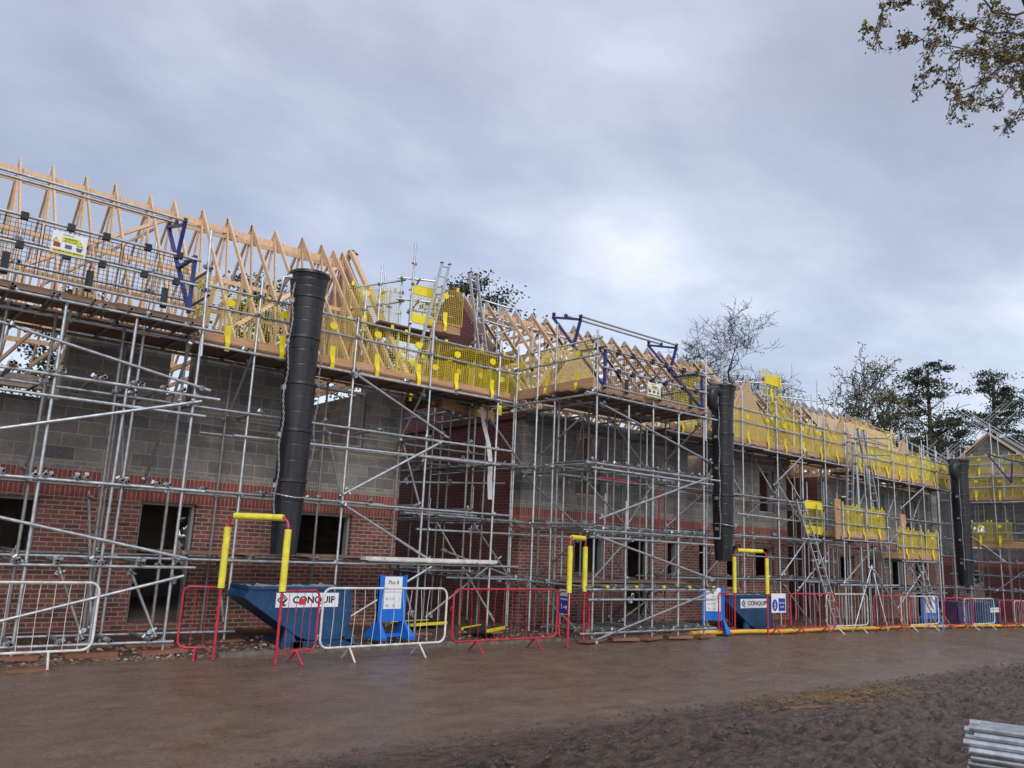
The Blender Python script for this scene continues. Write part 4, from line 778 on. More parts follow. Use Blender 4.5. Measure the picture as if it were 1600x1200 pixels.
# ------------------------------------------------------------------ crowd barriers
def rrect(w, z0, z1, r, n=4, square_left=False):
    pts = []
    for cx, cz, a0 in ((w-r, z0+r, -90), (w-r, z1-r, 0), (r, z1-r, 90), (r, z0+r, 180)):
        if square_left and a0 >= 90: pts.append((0, 0, z1 if a0 == 90 else z0)); continue
        for i in range(n+1): t = R(a0+90*i/n); pts.append((cx+r*math.cos(t), 0, cz+r*math.sin(t)))
    pts.append(pts[0]); return pts
def barrier(x0, y0, x1, y1, red, lab, bend=0.0, z=None, legs=(.22, .78)):
    zz_ = gz((x0+x1)/2) if z is None else z; L = math.hypot(x1-x0, y1-y0); m = M_redp if red else M_whitep
    r = empty('crowd_barrier', (x0, y0, zz_), math.atan2(y1-y0, x1-x0), lab, 'barrier', 'red crowd barriers along the road' if red else 'white crowd barriers along the road')
    mb = MB(); mb.path(rrect(L, .19, 1.08, .13), .019, 8); mb.make('frame', m, r, (0, 0, 0))
    n = 13
    for i in range(1, n):
        x = L*i/n; k = bend*random.uniform(-1, 1); k2 = bend*random.uniform(-1, 1); mb = MB()
        mb.path([(x, 0, .19), (x+k*.6, k2*.3, .45), (x+k, k2*.5, .65), (x+k*.5, 0, .88), (x, 0, 1.08)], .0048, 5); mb.make('upright_wire', m, r, (0, 0, 0))
    for u in legs:
        for s in (-1, 1): mb = MB(); mb.tube((L*u, 0, .19), (L*u+.04*s, .27*s, -.01), .016, 7, hollow=.7, dark=0); mb.make('leg', m, r, (0, 0, 0))
    for x, zq in ((0, .78), (0, .38)): mb = MB(); mb.path([(x, 0, zq), (x-.05, 0, zq), (x-.05, 0, zq-.07)], .007, 5); mb.make('hook', m, r, (0, 0, 0))
    return r
barrier(.72, 12.38, 3.08, 12.42, False, 'white barrier at the left edge, in front of the far left loading tower', .02)
barrier(6.08, 11.62, 8.46, 11.68, False, 'white barrier with bent wires in front of the blue Plot 8 stand', .05)
barrier(8.64, 11.72, 11.15, 11.74, True, 'long red barrier between the blue Plot 8 stand and the narrow goalpost gate', .04)
bl = [(19.8, 22.05, True, 'red barrier right of the goalpost gate with the round blue walker sign'), (22.1, 24.3, False, 'white barrier in front of the foot of the long leaning ladder'), (24.35, 26.65, True, 'red barrier in front of the splayed poles under the mid height platforms'),
      (26.7, 29.2, False, 'white barrier in front of the third blue sign stand, far down the road'), (29.25, 31.55, True, 'red barrier in front of the plain dark blue skip'), (31.6, 34.05, False, 'white barrier in front of the blue skip with a white label'), (34.1, 36.35, True, 'red barrier with a sagging top rail, last red one before the right edge'), (36.4, 38.7, False, 'white barrier cut by the right edge of the picture')]
for i, (a, b_, rd, lb) in enumerate(bl): barrier(a, 12.0+(.22 if i % 2 else -.05), b_, 12.0+(.12 if i % 2 else -.10), rd, lb, .05)
def goal_gate(p0, p1, lv, rv, lab, sleeves=True):
    """pedestrian gate: two red posts with yellow foam sleeves, padded top bar, barrier leaf either side"""
    p0 = Vector((*p0, 0)); p1 = Vector((*p1, 0)); zg = gz(p0.x); r = empty('goalpost_gate', (p0.x, p0.y, zg), 0, lab, 'gate', 'goalpost gates with yellow foam sleeves'); d = p1-p0; D = d.normalized()
    for q in (Vector((0, 0, 0)), d):
        mb = MB(); mb.tube(q, q+Vector((0, 0, 1.96)), .022, 9); o = mb.make('post', M_redp, r, (0, 0, 0)); mb = MB(); mb.tube(q+Vector((0, 0, 1.03)), q+Vector((0, 0, 1.93)), .052, 12); mb.make('foam_sleeve', M_foam, o, (0, 0, 0))
    up = Vector((0, 0, 1)); h = 2.10
    mb = MB(); mb.path([up*1.95, up*2.04+D*.02, up*h+D*.09, up*h+d-D*.09, up*2.04+d-D*.02, up*1.95+d], .022, 8); o = mb.make('top_bar', M_redp, r, (0, 0, 0)); mb = MB(); mb.tube(up*h+D*.10, up*h+d-D*.10, .050, 12); mb.make('foam_sleeve', M_foam, o, (0, 0, 0))
    for q, v in ((Vector((0, 0, 0)), lv), (d, rv)):
        v = Vector((*v, 0)); L = v.length; a = math.atan2(v.y, v.x); M4 = Matrix.Translation(q) @ Matrix.Rotation(a, 4, 'Z')
        def add(mb_, name): me_ = mb_.mesh(name, M_redp); me_.transform(M4); return inst(me_, name, r)
        mb = MB(); mb.path(rrect(L, .17, 1.04, .10, square_left=True), .018, 8); add(mb, 'leaf_frame')
        n = max(2, int(L/.13))
        for i in range(1, n): mb = MB(); mb.tube((L*i/n, 0, .17), (L*i/n, 0, 1.04), .0048, 5); add(mb, 'upright_wire')
        for s in (-1, 1):
            if L > .45: mb = MB(); mb.tube((L*.5, 0, .18), (L*.5, .2*s, -.01), .016, 7); add(mb, 'leg')
    return r
g1 = goal_gate((4.72, 12.28), (5.33, 11.48), (-.47, .22), (.66, .10), 'goalpost gate with yellow foam sleeves nearest the camera, in front of the first chute')
mb = MB(); mb.box(.88, .99, -.83, -.82, .84, .93); mb.make('red_tag', M_redp, g1, (0, 0, 0))
g2 = goal_gate((11.38, 11.66), (12.2, 12.05), (.10, .36), (.28, .12), 'narrow looking goalpost gate seen almost end on, left of the middle loading tower')
g3 = goal_gate((18.1, 12.5), (18.8, 12.0), (-.85, -.12), (.80, .0), 'goalpost gate furthest down the road, in front of the second skip')
# signs on the gates
r = empty('gate_sign', (11.425, 11.83, .62), R(-105), 'small blue and white pedestrian sign with an arrow hung on the narrow gate leaf', 'sign')
mb = MB(); mb.box(-.20, .20, -.004, .004, -.06, .42); mb.make('sign_panel', M_white, r, (0, 0, 0)); mb = MB(); mb.box(-.18, .18, -.008, -.0045, -.04, .29); mb.make('blue_panel', M_sblue, r, (0, 0, 0))
lettering(r, 'PEDESTRIANS', 0, -.0095, .23, .048, M_white, w=.0004); mb = MB(); mb.raw([(-.02, -.0095, .07), (.07, -.0095, .07), (.07, -.0095, .03), (.14, -.0095, .085), (.07, -.0095, .14), (.07, -.0095, .10), (-.02, -.0095, .10)], [(0, 1, 2, 3, 4, 5, 6)]); mb.make('arrow', M_white, r, (0, 0, 0))
def walker(r, x, z, s, m):
    mb = MB(); n = 12; y = -.0105
    mb.face([(x+.12*s*math.cos(6.283*i/n), y, z+.78*s+.12*s*math.sin(6.283*i/n)) for i in range(n)])
    for a, b_, w in (((0, .62), (0, .15), .2), ((0, .1), (-.22, -.55), .13), ((0, .1), (.22, -.55), .13), ((0, .55), (-.32, .1), .1), ((0, .55), (.32, .15), .1)):
        mb.bar((x+a[0]*s, y, z+a[1]*s), (x+b_[0]*s, y, z+b_[1]*s), w*s, .002, up=(0, 1, 0))
    return mb.make('walker_symbol', m, r, (0, 0, 0))
walker(r, -.09, .09, .085, M_white)
r = empty('gate_sign', (19.25, 11.96, .48), 0, 'white sign with a round blue walker symbol on the furthest goalpost gate', 'sign')
mb = MB(); mb.box(-.33, .33, -.004, .004, -.02, .46); mb.make('sign_panel', M_white, r, (0, 0, 0)); mb = MB(); n = 20; mb.face([(-.18+.125*math.cos(6.283*i/n), -.0075, .17+.15*math.sin(6.283*i/n)) for i in range(n)]); mb.make('blue_disc', M_sblue, r, (0, 0, 0))
mb = MB(); mb.box(-.01, .30, -.008, -.0045, .02, .34); mb.make('blue_panel', M_sblue, r, (0, 0, 0)); walker(r, -.18, .15, .13, M_white); lettering(r, 'PEDESTRIAN', .145, -.0095, .22, .045, M_white); lettering(r, 'ACCESS', .145, -.0095, .12, .05, M_white)
# ------------------------------------------------------------------ rubbish chutes
def chute(x, y, zs, rt, lab, side=-1):
    r = empty('rubbish_chute', (x, y, zs[-1]), 0, lab, 'rubbish chute', 'black rubbish chutes hung on the scaffold')
    b0 = zs[-1]
    for i in range(len(zs)-1):
        z1, z0 = zs[i]-b0, zs[i+1]-b0; ra = rt*(1.0 if i == 0 else .83-.012*i); rb = rt*(.84 if i == 0 else .785-.012*i)
        if i == len(zs)-2: rb = rt*.62
        n = 22; L = z1-z0; prof = [(z1, ra*1.04), (z1-.05, ra*1.06), (z1-.065, ra*1.0), (z1-.30*L, ra+(rb-ra)*.3), (z1-.30*L-.008, ra+(rb-ra)*.3-.005), (z1-.30*L-.03, ra+(rb-ra)*.33), (z1-.62*L, ra+(rb-ra)*.62), (z1-.62*L-.008, ra+(rb-ra)*.62-.005), (z1-.62*L-.03, ra+(rb-ra)*.65), (z0-.04, rb)]
        V_ = []; sx = random.uniform(-.012, .012)
        for z, q in prof: V_ += [(q*math.cos(6.28318*k/n)*(1+.02*math.sin(2*k))+sx, q*math.sin(6.28318*k/n), z) for k in range(n)]
        F_ = [(a*n+k, (a+1)*n+k, (a+1)*n+(k+1) % n, a*n+(k+1) % n) for a in range(len(prof)-1) for k in range(n)]
        inner = [(rb*.96*math.cos(6.28318*k/n), rb*.96*math.sin(6.28318*k/n), z0-.04) for k in range(n)]+[(ra*.98*math.cos(6.28318*k/n), ra*.98*math.sin(6.28318*k/n), z1) for k in range(n)]
        mb = MB()
        for a in range(len(prof)-1): mb.raw(V_[a*n:(a+2)*n], [(k, n+k, n+(k+1) % n, (k+1) % n) for k in range(n)], 0, True)
        mb.raw(inner, [(k, n+k, n+(k+1) % n, (k+1) % n) for k in range(n)], 0, True)
        mb.raw([V_[k] for k in range(n)]+inner[n:], [(k, (k+1) % n, n+(k+1) % n, n+k) for k in range(n)])
        o = mb.make('hopper_section' if i == 0 else 'chute_section', M_black, r, (0, 0, 0))
        mb = MB(); mb.box(side*ra*1.05-.03, side*ra*1.05+.03, -.04, .04, z1-.16, z1-.08); mb.make('chain_lug', M_galv, o, (0, 0, 0))
    T = zs[0]-b0
    for s in (-1, 1):                                  # link chains both sides
        mb = MB(); z = T-.25; k = 0; x_ = s*rt*.95
        while z > (T*.12 if s < 0 else T*.3):
            t = (T-z)/T; xx = s*(rt*.95-.05*t+.02*math.sin(k*.35)); q = [(xx+(.014 if k % 2 else 0)*math.cos(a), -.12+(0 if k % 2 else .014)*math.cos(a), z-.028+.033*math.sin(a)) for a in [6.283*i/6 for i in range(7)]]
            mb.path(q, .0045, 4); z -= .05; k += 1
        mb.make('chain', M_galv, r, (0, 0, 0))
    mb = MB(); k = 0
    for i in range(16):
        a = math.pi+math.pi*i/15; rr_ = rt*.92; c = Vector((rr_*math.cos(a), rr_*math.sin(a), T*.19+.03*math.cos(i*.42))); mb.tube(c-Vector((.03*math.sin(a), -.03*math.cos(a), 0)), c+Vector((.03*math.sin(a), -.03*math.cos(a), .004)), .011, 5)
    mb.make('chain_loop', M_galv, r, (0, 0, 0))
    mb = MB(); mb.path([(side*rt*1.02, -.03, T-.12), (side*(rt+.14), .0, T-.16), (side*(rt+.15), .05, T-.5), (side*(rt+.1), .3, T-.62)], .024, 7); mb.path([(side*rt*1.0, .02, T-.1), (side*(rt+.05), .3, T-.3)], .02, 6); mb.make('hanging_bracket', M_galv, r, (0, 0, 0))
    return r
C1 = chute(6.12, 13.30, [6.55, 6.12, 5.36, 4.52, 3.68, 2.80, 1.56], .355, 'black rubbish chute nearest the camera, above the first skip and goalpost gate')
C2 = chute(18.35, 13.0, [6.42, 5.9, 5.1, 4.25, 3.45, 2.65, 1.75], .36, 'second black rubbish chute, right of the middle loading bay, ending above the second skip')
mb = MB(); mb.path([(-.18, -.05, 4.42), (-.42, -.05, 4.50), (-.55, -.05, 4.40), (-.55, -.05, 4.12), (-.42, -.05, 4.0)], .12, 12, radii=[.16, .17, .17, .16, .14]); mb.make('tipping_lip', M_black, C2, (0, 0, 0))
mb = MB(); mb.path([(.1, .1, 4.62), (-.2, .2, 4.78), (0, 0, 4.72)], .06, 7); mb.make('rubble_inside', M_conc, C2, (0, 0, 0))
C3 = chute(34.75, 13.3, [6.08, 5.55, 4.7, 3.85, 3.0, 2.1, 1.18], .40, 'third black rubbish chute, furthest down the road in front of the third house')
mb = MB(); mb.path([(-.2, -.05, 4.6), (-.48, -.05, 4.70), (-.62, -.05, 4.56), (-.62, -.05, 4.25), (-.5, -.05, 4.1)], .12, 12, radii=[.17, .19, .19, .17, .14]); mb.make('tipping_lip', M_black, C3, (0, 0, 0))
# ------------------------------------------------------------------ tipping skips
def skip(x, y, z, sx, depth, lab, sign_w=.62):
    r = empty('tipping_skip', (x, y, z), 0, lab, 'skip', 'blue tipping skips below the chutes')
    prof = [(0, .80), (.10, .97), (1.92*sx, .95), (1.97*sx, .55), (1.90*sx, .16), (1.78*sx, .10), (1.18*sx, .10), (1.0*sx, .16)]
    mb = MB(); n = len(prof); dp = depth
    F_ = [tuple(range(n))]; pf = [(a, 0, b_) for a, b_ in prof]; pb = [(a, dp, b_) for a, b_ in prof]
    mb.face(list(reversed(pf))); mb.face(pb)
    for i in range(n):
        j = (i+1) % n
        if i == 1: continue
        mb.face([pf[i], pf[j], pb[j], pb[i]])
    ip = [(a*.985+.015, .012, b_) for a, b_ in prof]; ib = [(a*.985+.015, dp-.012, b_) for a, b_ in prof]; mb.face(ip); mb.face(list(reversed(ib)))
    mb.make('body', M_skip, r, (0, 0, 0))
    mb = MB(); w = 1.92*sx
    for a, b_ in (((.08, -.012), (w, -.012)), ((.08, dp+.012), (w, dp+.012)), ((w, 0), (w, dp)), ((.08, 0), (.08, dp))): mb.bar((a[0], a[1], .955), (b_[0], b_[1], .955), .045, .05)
    mb.make('top_rim', M_skip, r, (0, 0, 0))
    for xx in (1.80*sx,): mb = MB(); mb.box(xx, xx+.06, -.04, -.001, .14, .93); mb.make('stiffening_rib', M_skip, r, (0, 0, 0))
    mb = MB(); mb.box(.72*sx, 2.02*sx, .02, .12, -.05, .09); mb.box(.72*sx, 2.02*sx, dp-.12, dp-.02, -.05, .09); mb.box(.9*sx, 1.1*sx, .02, dp-.02, -.04, .08); mb.raw([(.74*sx, .02, .09), (.98*sx, .02, .09), (.86*sx, .02, .34), (.78*sx, .02, .34), (.74*sx, .08, .09), (.98*sx, .08, .09), (.86*sx, .08, .34), (.78*sx, .08, .34)], [(0, 1, 2, 3), (7, 6, 5, 4), (0, 3, 7, 4), (1, 5, 6, 2), (3, 2, 6, 7)])
    mb.raw([(1.86*sx, .02, .09), (2.12*sx, .02, -.02), (2.02*sx, .02, .2), (1.94*sx, .02, .3), (1.86*sx, .1, .09), (2.12*sx, .1, -.02), (2.02*sx, .1, .2), (1.94*sx, .1, .3)], [(0, 1, 2, 3), (7, 6, 5, 4), (1, 5, 6, 2), (2, 6, 7, 3)]); mb.make('fork_base', M_skip, r, (0, 0, 0))
    mb = MB(); k = 26; m_ = 6
    V_ = [(.12+(w-.2)*i/k, .05+(dp-.1)*j/m_, .90+.055*noise.noise((i*.45, j*.6, x))+.03*math.sin(3.14*j/m_)+.04*noise.noise((i*1.3, j*1.3, 3))) for j in range(m_+1) for i in range(k+1)]
    mb.raw(V_, [(j*(k+1)+i, j*(k+1)+i+1, (j+1)*(k+1)+i+1, (j+1)*(k+1)+i) for j in range(m_) for i in range(k)], 0, True); o = mb.make('rubble_heap', M_conc, None, (x, y, z+.035)); tag(o, 'grey rubble filling the '+('first' if sx < 1.05 else 'second')+' blue skip to the rim', 'rubble')
    s = empty('skip_sign', (x+(.50+sign_w)*sx, y-.012, z+.66), 0); s.parent = r; s.location = ((.50+sign_w)*sx, -.006, .66)
    bpy.data.objects.remove(s)
    mb = MB(); mb.box(.54*sx, 1.68*sx, -.012, -.001, .64, .875); pl = mb.make('sign_plate', M_white, r, (0, 0, 0))
    lettering(pl, 'CONQUIP', 1.225*sx, -.0135, .757, .155, M_ink, sx=1.10*sx, w=.0045)
    mb = MB(); cx, cz, q = .655*sx, .757, .088                # interlocked diamond mark
    for a, b_ in (((0, 1), (-1, .05)), ((-1, .05), (-.1, -.75)), ((0, .55), (-.55, .08)), ((0, 1), (.85, .25)), ((-.55, .1), (.15, -.5)), ((.0, .55), (.55, .05)), ((.55, .05), (.0, -.42)), ((.9, .2), (.1, -.6)), ((-.1, -.75), (.45, -1.1)), ((.1, -.6), (.75, -1.0))):
        mb.bar((cx+a[0]*q, -.0135, cz+a[1]*q), (cx+b_[0]*q, -.0135, cz+b_[1]*q), .018, .002, up=(0, 1, 0))
    mb.make('logo', M_ink, pl, (0, 0, 0))
    return r
skip(5.36, 12.92, .03, 1.0, .78, 'scuffed blue tipping skip under the nearest chute, half behind a red gate leaf')
skip(18.15, 12.78, -.13, 1.12, .60, 'blue tipping skip under the second chute, beside the walker sign')
def bin_skip(x0, x1, y, z, lab, tap, label_):
    r = empty('tipping_skip', (x0, y, z), 0, lab, 'skip', 'blue tipping skips below the chutes'); w = x1-x0; mb = MB()
    f = [(0, 0, .95), (w, 0, .95), (w*.97, 0, 0), (tap*w, 0, 0)]; b_ = [(p[0], .8, p[2]) for p in f]; mb.raw(f+b_, [(3, 2, 1, 0), (4, 5, 6, 7), (0, 4, 7, 3), (1, 2, 6, 5), (3, 7, 6, 2), (0, 1, 5, 4)]); mb.make('body', M_skip, r, (0, 0, 0))
    mb = MB(); mb.bar((0, -.01, .95), (w, -.01, .95), .05, .06); mb.make('top_rim', M_skip, r, (0, 0, 0)); mb = MB(); mb.box(w*.1, w*.9, .1, .6, -.1, -.004); mb.make('fork_base', M_skip, r, (0, 0, 0))
    for k in (.2, .8): mb = MB(); mb.box(w*k, w*k+.05, -.03, -.001, .05, .9); mb.make('stiffening_rib', M_skip, r, (0, 0, 0))
    if label_: mb = MB(); mb.box(w*.35, w*.92, -.036, -.031, .58, .76); pl = mb.make('label_plate', M_white, r, (0, 0, 0)); mb = MB(); mb.box(w*.38, w*.86, -.040, -.0365, .67, .70); mb.make('print_line', M_grink, pl, (0, 0, 0))
bin_skip(33.0, 34.55, 13.0, -.42, 'plain dark blue skip far down the road, left of the labelled one', .16, False)
bin_skip(34.75, 36.5, 12.75, -.44, 'dark blue skip with a white label at the far right', .02, True)
# ------------------------------------------------------------------ blue sign stands
def stand(x, y, z, rz, lab, title):
    r = empty('sign_stand', (x, y, z), rz, lab, 'sign stand', 'blue plastic sign stands')
    mb = MB(); mb.box(-.29, .29, -.02, .02, .30, 1.10); mb.box(-.29, -.25, -.03, .03, .28, 1.12); mb.box(.25, .29, -.03, .03, .28, 1.12); mb.make('board', M_bright, r, (0, 0, 0))
    for s in (-1, 1):
        mb = MB(); f = [(s*.24, -.30, 0), (s*.24, .30, 0), (s*.24, .30, .05), (s*.24, .04, .34), (s*.24, -.04, .34), (s*.24, -.30, .05)]; g_ = [(s*.36 if p[2] < .2 else s*.27, p[1], p[2]) for p in f]; k = len(f)
        mb.raw(f+g_, [tuple(range(k)), tuple(reversed(range(k, 2*k)))]+[(i, k+i, k+(i+1) % k, (i+1) % k) for i in range(k)]); mb.make('foot', M_bright, r, (0, 0, 0))
    mb = MB(); mb.box(-.24, .24, -.05, .05, .03, .09); mb.make('foot_bar', M_bright, r, (0, 0, 0))
    for z0, z1, n in ((.82, 1.09, 'sheet'), (.52, .812, 'sheet')): mb = MB(); mb.box(-.185, .185, -.026, -.0205, z0, z1); mb.make(n, M_white, r, (0, 0, 0))
    if title: lettering(r, title, 0, -.0275, .985, .10, M_ink, sx=.95)
    mb = MB(); mb.box(-.03, .03, -.0275, -.0265, .865, .895); mb.make('print', M_grink, r, (0, 0, 0))
    for px, pz, w, h in ((-.12, .70, .05, .05), (-.05, .70, .03, .05), (.02, .70, .05, .05), (.14, .69, .02, .08), (-.11, .58, .06, .05), (.03, .58, .06, .05), (.13, .56, .02, .02)):
        mb = MB()
        for q in range(4): mb.box(px-w/2, px+w/2-(q % 2)*.01, -.0275, -.0265, pz-h/2+q*h/4, pz-h/2+q*h/4+h/7)
        mb.make('print', M_grink, r, (0, 0, 0))
stand(8.15, 12.95, .10, 0, 'bright blue sign stand headed Plot 8 behind the bent white barrier', 'Plot 8')
stand(17.35, 12.62, -.05, R(-38), 'bright blue sign stand turned away, between the middle tower and second skip', None)
stand(30.4, 12.9, -.32, R(-40), 'third blue sign stand, small and far down the road', None)
# ------------------------------------------------------------------ kerb, pipe, debris
x = 5.35
while x < 16.6:
    w = .90; mb = MB(); a = random.uniform(-.015, .015); mb.box(-w/2+.006, w/2-.006, -.065, .065, -.12, .055+random.uniform(-.02, .01)); o = mb.make('kerb_stone', M_kerb, None, (x, 12.66+a+(.0 if x > 6.2 else -.05), gz(x))); o.rotation_euler[2] = random.uniform(-.015, .015)
    tag(o, 'grey concrete kerb stones half buried along the road edge before the skips', 'kerb stone', 'concrete kerb stones along the road edge'); x += .905
mb = MB(); pts = [(16.2+i*.75, 12.42+.09*math.sin(i*.9)+.05*math.sin(i*2.3)+(.25*sstep(22, 30, 16+i*.75)), gz(16.2+i*.75)+.075) for i in range(32)]; mb.path(pts, .055, 8); o = mb.make('yellow_pipe', simple('yellow_pipe_plastic', (.70,.38,.03), (.80,.50,.06), 3, (.5,.65)), None, (0, 0, 0)); tag(o, 'long orange yellow pipe lying on the ground behind the barriers on the right', 'pipe')
def stone(mb, x, y, z, s):
    n = []; ph = random.uniform(0, 6)
    for k, (rz_, zz1) in enumerate(((.62, -.3), (1.0, .12), (.55, .62))):
        for i in range(6): a = ph+6.283*(i+.5*(k % 2))/6; q = s*rz_*random.uniform(.75, 1.2); n.append((x+q*math.cos(a)*1.15, y+q*math.sin(a), z+zz1*s*random.uniform(.8, 1.2)))
    n.append((x, y, z+s*.8)); F_ = [(k*6+i, k*6+(i+1) % 6, k*6+6+(i+1) % 6, k*6+6+i) for k in (0, 1) for i in range(6)]+[(12+i, 12+(i+1) % 6, 18) for i in range(6)]
    mb.raw(n, F_)
def stones(nm, mm, cnt, f, lab, smin=.008, smax=.045, kk=2.6):
    mb = MB()
    for i in range(cnt):
        x, y = f(); s = smin+(smax-smin)*random.random()**kk; stone(mb, x, y, soil_h(x, y), s)
    o = mb.make(nm, mm, None, (0, 0, 0)); tag(o, lab, nm, kind='stuff')
M_st1 = simple('brown_stone', (.10,.055,.040), (.26,.17,.125), 9, (.6,.9), 0, .3, world_=True)
M_st2 = simple('pale_stone', (.30,.27,.24), (.46,.42,.38), 9, (.6,.9), 0, .3, world_=True)
stones('gravel', M_st1, 2100, lambda: (random.uniform(1, 6.5)if random.random() < .62 else random.uniform(6, 26), 12.55+abs(random.gauss(0, .55))), 'broken brown stones and clods in the churned soil along the scaffold feet')
stones('rubble_bits', M_st2, 700, lambda: (random.uniform(1, 22), 12.6+abs(random.gauss(0, .7))), 'pale chips of block and mortar scattered on the soil', .006, .04)
stones('clods', simple('mud_clod', (.05,.033,.026), (.11,.07,.05), 12, (.4,.8), 0, .3, world_=True), 2600, lambda: (random.uniform(3, 22), 6.75-abs(random.gauss(0, 1.7))), 'dark mud clods along the near side of the road', .005, .032)
mb = MB()
for i in range(1500):
    x = random.gauss(11.4, 1.0); y = random.gauss(5.95, .28)-.05*(x-11.4); a = random.uniform(0, 6.28); l = random.uniform(.02, .09); c = Vector((x, y, soil_h(x, y)+.012+random.uniform(0, .012))); d_ = Vector((math.cos(a), math.sin(a), random.uniform(-.2, .2)))*l/2
    mb.bar(c-d_, c+d_, .006, .003)
o = mb.make('straw', simple('muddy_straw', (.16,.095,.035), (.36,.24,.10), 9, (.6,.8), world_=True), None, (0, 0, 0)); tag(o, 'straw coloured patch trodden into the mud on the near side of the road', 'straw', kind='stuff')
stones('grit', M_st1, 900, lambda: (random.uniform(0, 24), random.uniform(10.6, 12.6)), 'small grit washed onto the edge of the muddy road', .004, .015)
for i, (x, y, a, l) in enumerate([(9.9, 14.6, .2, 1.1), (10.6, 13.3, .5, .9)]):
    r = empty('trench_board', (x, y, .14), a, ('black board with yellow edges lying on soil under the scaffold, '+('further from' if i == 0 else 'nearer')+' the red barrier'), 'board'); mb = MB(); mb.box(-l/2, l/2, -.25, .25, 0, .05); mb.make('panel', M_black, r, (0, 0, 0))
    for s in (-1, 1): mb = MB(); mb.box(-l/2, l/2, s*.27-.02, s*.27+.02, .01, .065); mb.make('yellow_edge', M_ydisc, r, (0, 0, 0))
mb = MB(); mb.tube((0, 0, 0), (.10, .12, .34), .055, 12, hollow=.85, dark=0); o = mb.make('pipe_offcut', M_skip, None, (7.55, 13.9, .1)); tag(o, 'short dark blue pipe offcut leaning behind the nearest skip', 'pipe')
for i, (x, y, a, l, w) in enumerate([(2.3, 12.15, .3, .5, .1), (9.9, 5.75, -.18, .7, .03), (11.05, 5.6, -.5, .25, .025), (3.35, 12.8, .1, .35, .08)]):
    mb = MB(); mb.box(-l/2, l/2, -w/2, w/2, -.012, .014); o = mb.make('wood_offcut', M_sole, None, (x, y, soil_h(x, y)+.012)); o.rotation_euler = (0, .02, a); tag(o, ['flat wood offcut at the road edge by the left barrier', 'long splintered wood strip lying in the mud at the right', 'short wood splinter in the mud near the longer strip', 'small wood offcut on the stones under the left tower'][i], 'wood offcut')
# ------------------------------------------------------------------ bundle of spare tubes, bottom right
import itertools
bd0 = Vector((6.16, 2.33, .47)); dv = Vector((.30, -1, 0)).normalized(); pv = Vector((1, .30, 0)).normalized()
rows = [5, 6, 7, 8, 7, 6, 5]; cnt = 0
for j, nrow in enumerate(rows):
    for i in range(nrow):
        s = (i-(nrow-1)/2)*.0505; c = bd0+pv*s+Vector((0, 0, j*.0435+.03))+dv*random.uniform(-.10, .06)-dv*(.10 if (j == 1 and i == 0) else 0)
        L = 3.2; o = inst(tube_mesh(L, M_galv, .0242), 'spare_tube', None, c); o.rotation_mode = 'QUATERNION'; o.rotation_quaternion = dv.to_track_quat('Z', 'Y'); tag(o, 'galvanised scaffold tubes strapped in a bundle at the bottom right corner', 'scaffold tube', 'spare scaffold tubes in the strapped bundle')
c = bd0+dv*.42; mb = MB(); q = []
for i in range(25):
    a = 6.283*i/24; q.append(tuple(c+pv*(.215*math.cos(a))+Vector((0, 0, .16+.185*math.sin(a)))))
mb.path(q, .007, 5); o = mb.make('strap', M_black, None, (0, 0, 0)); tag(o, 'dark strap tied round the bundle of spare tubes', 'strap')
for k, t in enumerate((.25, 2.4)): cc_ = bd0+dv*t; mb = MB(); mb.bar(cc_-pv*.4-Vector((0, 0, .235)), cc_+pv*.4-Vector((0, 0, .235)), .12, .47); o = mb.make('timber_bearer', M_plank, None, (0, 0, 0)); tag(o, 'timber bearer under the bundle of spare tubes, '+('at its visible end' if k == 0 else 'at its hidden end'), 'timber')
# ------------------------------------------------------------------ trees
def grow(mb, leaf, p, d, L, r, depth, rnd, twist=.35, up=.05, kids=3, leafn=0, lsize=.1, minr=.012, tips=None, ang=.75):
    seg = 4; pts = [p]; radii = [r]; q = p; dd = d
    for i in range(seg):
        dd = (dd+Vector((rnd.gauss(0, twist), rnd.gauss(0, twist), rnd.gauss(0, twist)+up))).normalized(); q = q+dd*(L/seg); pts.append(q); radii.append(max(minr*.7, r*(1-.62*(i+1)/seg)))
    mb.path(pts, r, 6 if r > .08 else (4 if r > .03 else 3), radii=radii)
    if depth == 0:
        if tips is not None: tips.append((q, dd))
        return
    for k in range(kids+(1 if rnd.random() < .4 else 0)):
        t = rnd.uniform(.35, 1.0); i = min(seg, max(1, int(round(t*seg)))); o_ = pts[i]; ax = dd.orthogonal().normalized(); ax.rotate(Matrix.Rotation(rnd.uniform(0, 6.28), 3, dd)); nd_ = (dd+ax*rnd.uniform(ang*.6, ang*1.5)).normalized()
        grow(mb, leaf, o_, nd_, L*rnd.uniform(.58, .82), max(minr, radii[i]*.72), depth-1, rnd, twist, up, kids, leafn, lsize, minr, tips, ang)
    grow(mb, leaf, q, dd, L*.75, max(minr, radii[-1]*.9), depth-1, rnd, twist, up, kids, leafn, lsize, minr, tips, ang)
def leafquad(mb, c, s, rnd, flat=0.0):
    a = Vector((rnd.gauss(0, 1), rnd.gauss(0, 1), rnd.gauss(0, 1)*(1-flat))).normalized()*s; b_ = a.orthogonal().normalized(); b_.rotate(Matrix.Rotation(rnd.uniform(0, 6.28), 3, a)); b_ *= s*rnd.uniform(.3, .5)
    mb.raw([c-a*.1-b_*.2, c+a*.45-b_, c+a, c+a*.45+b_], [(0, 1, 2, 3)])
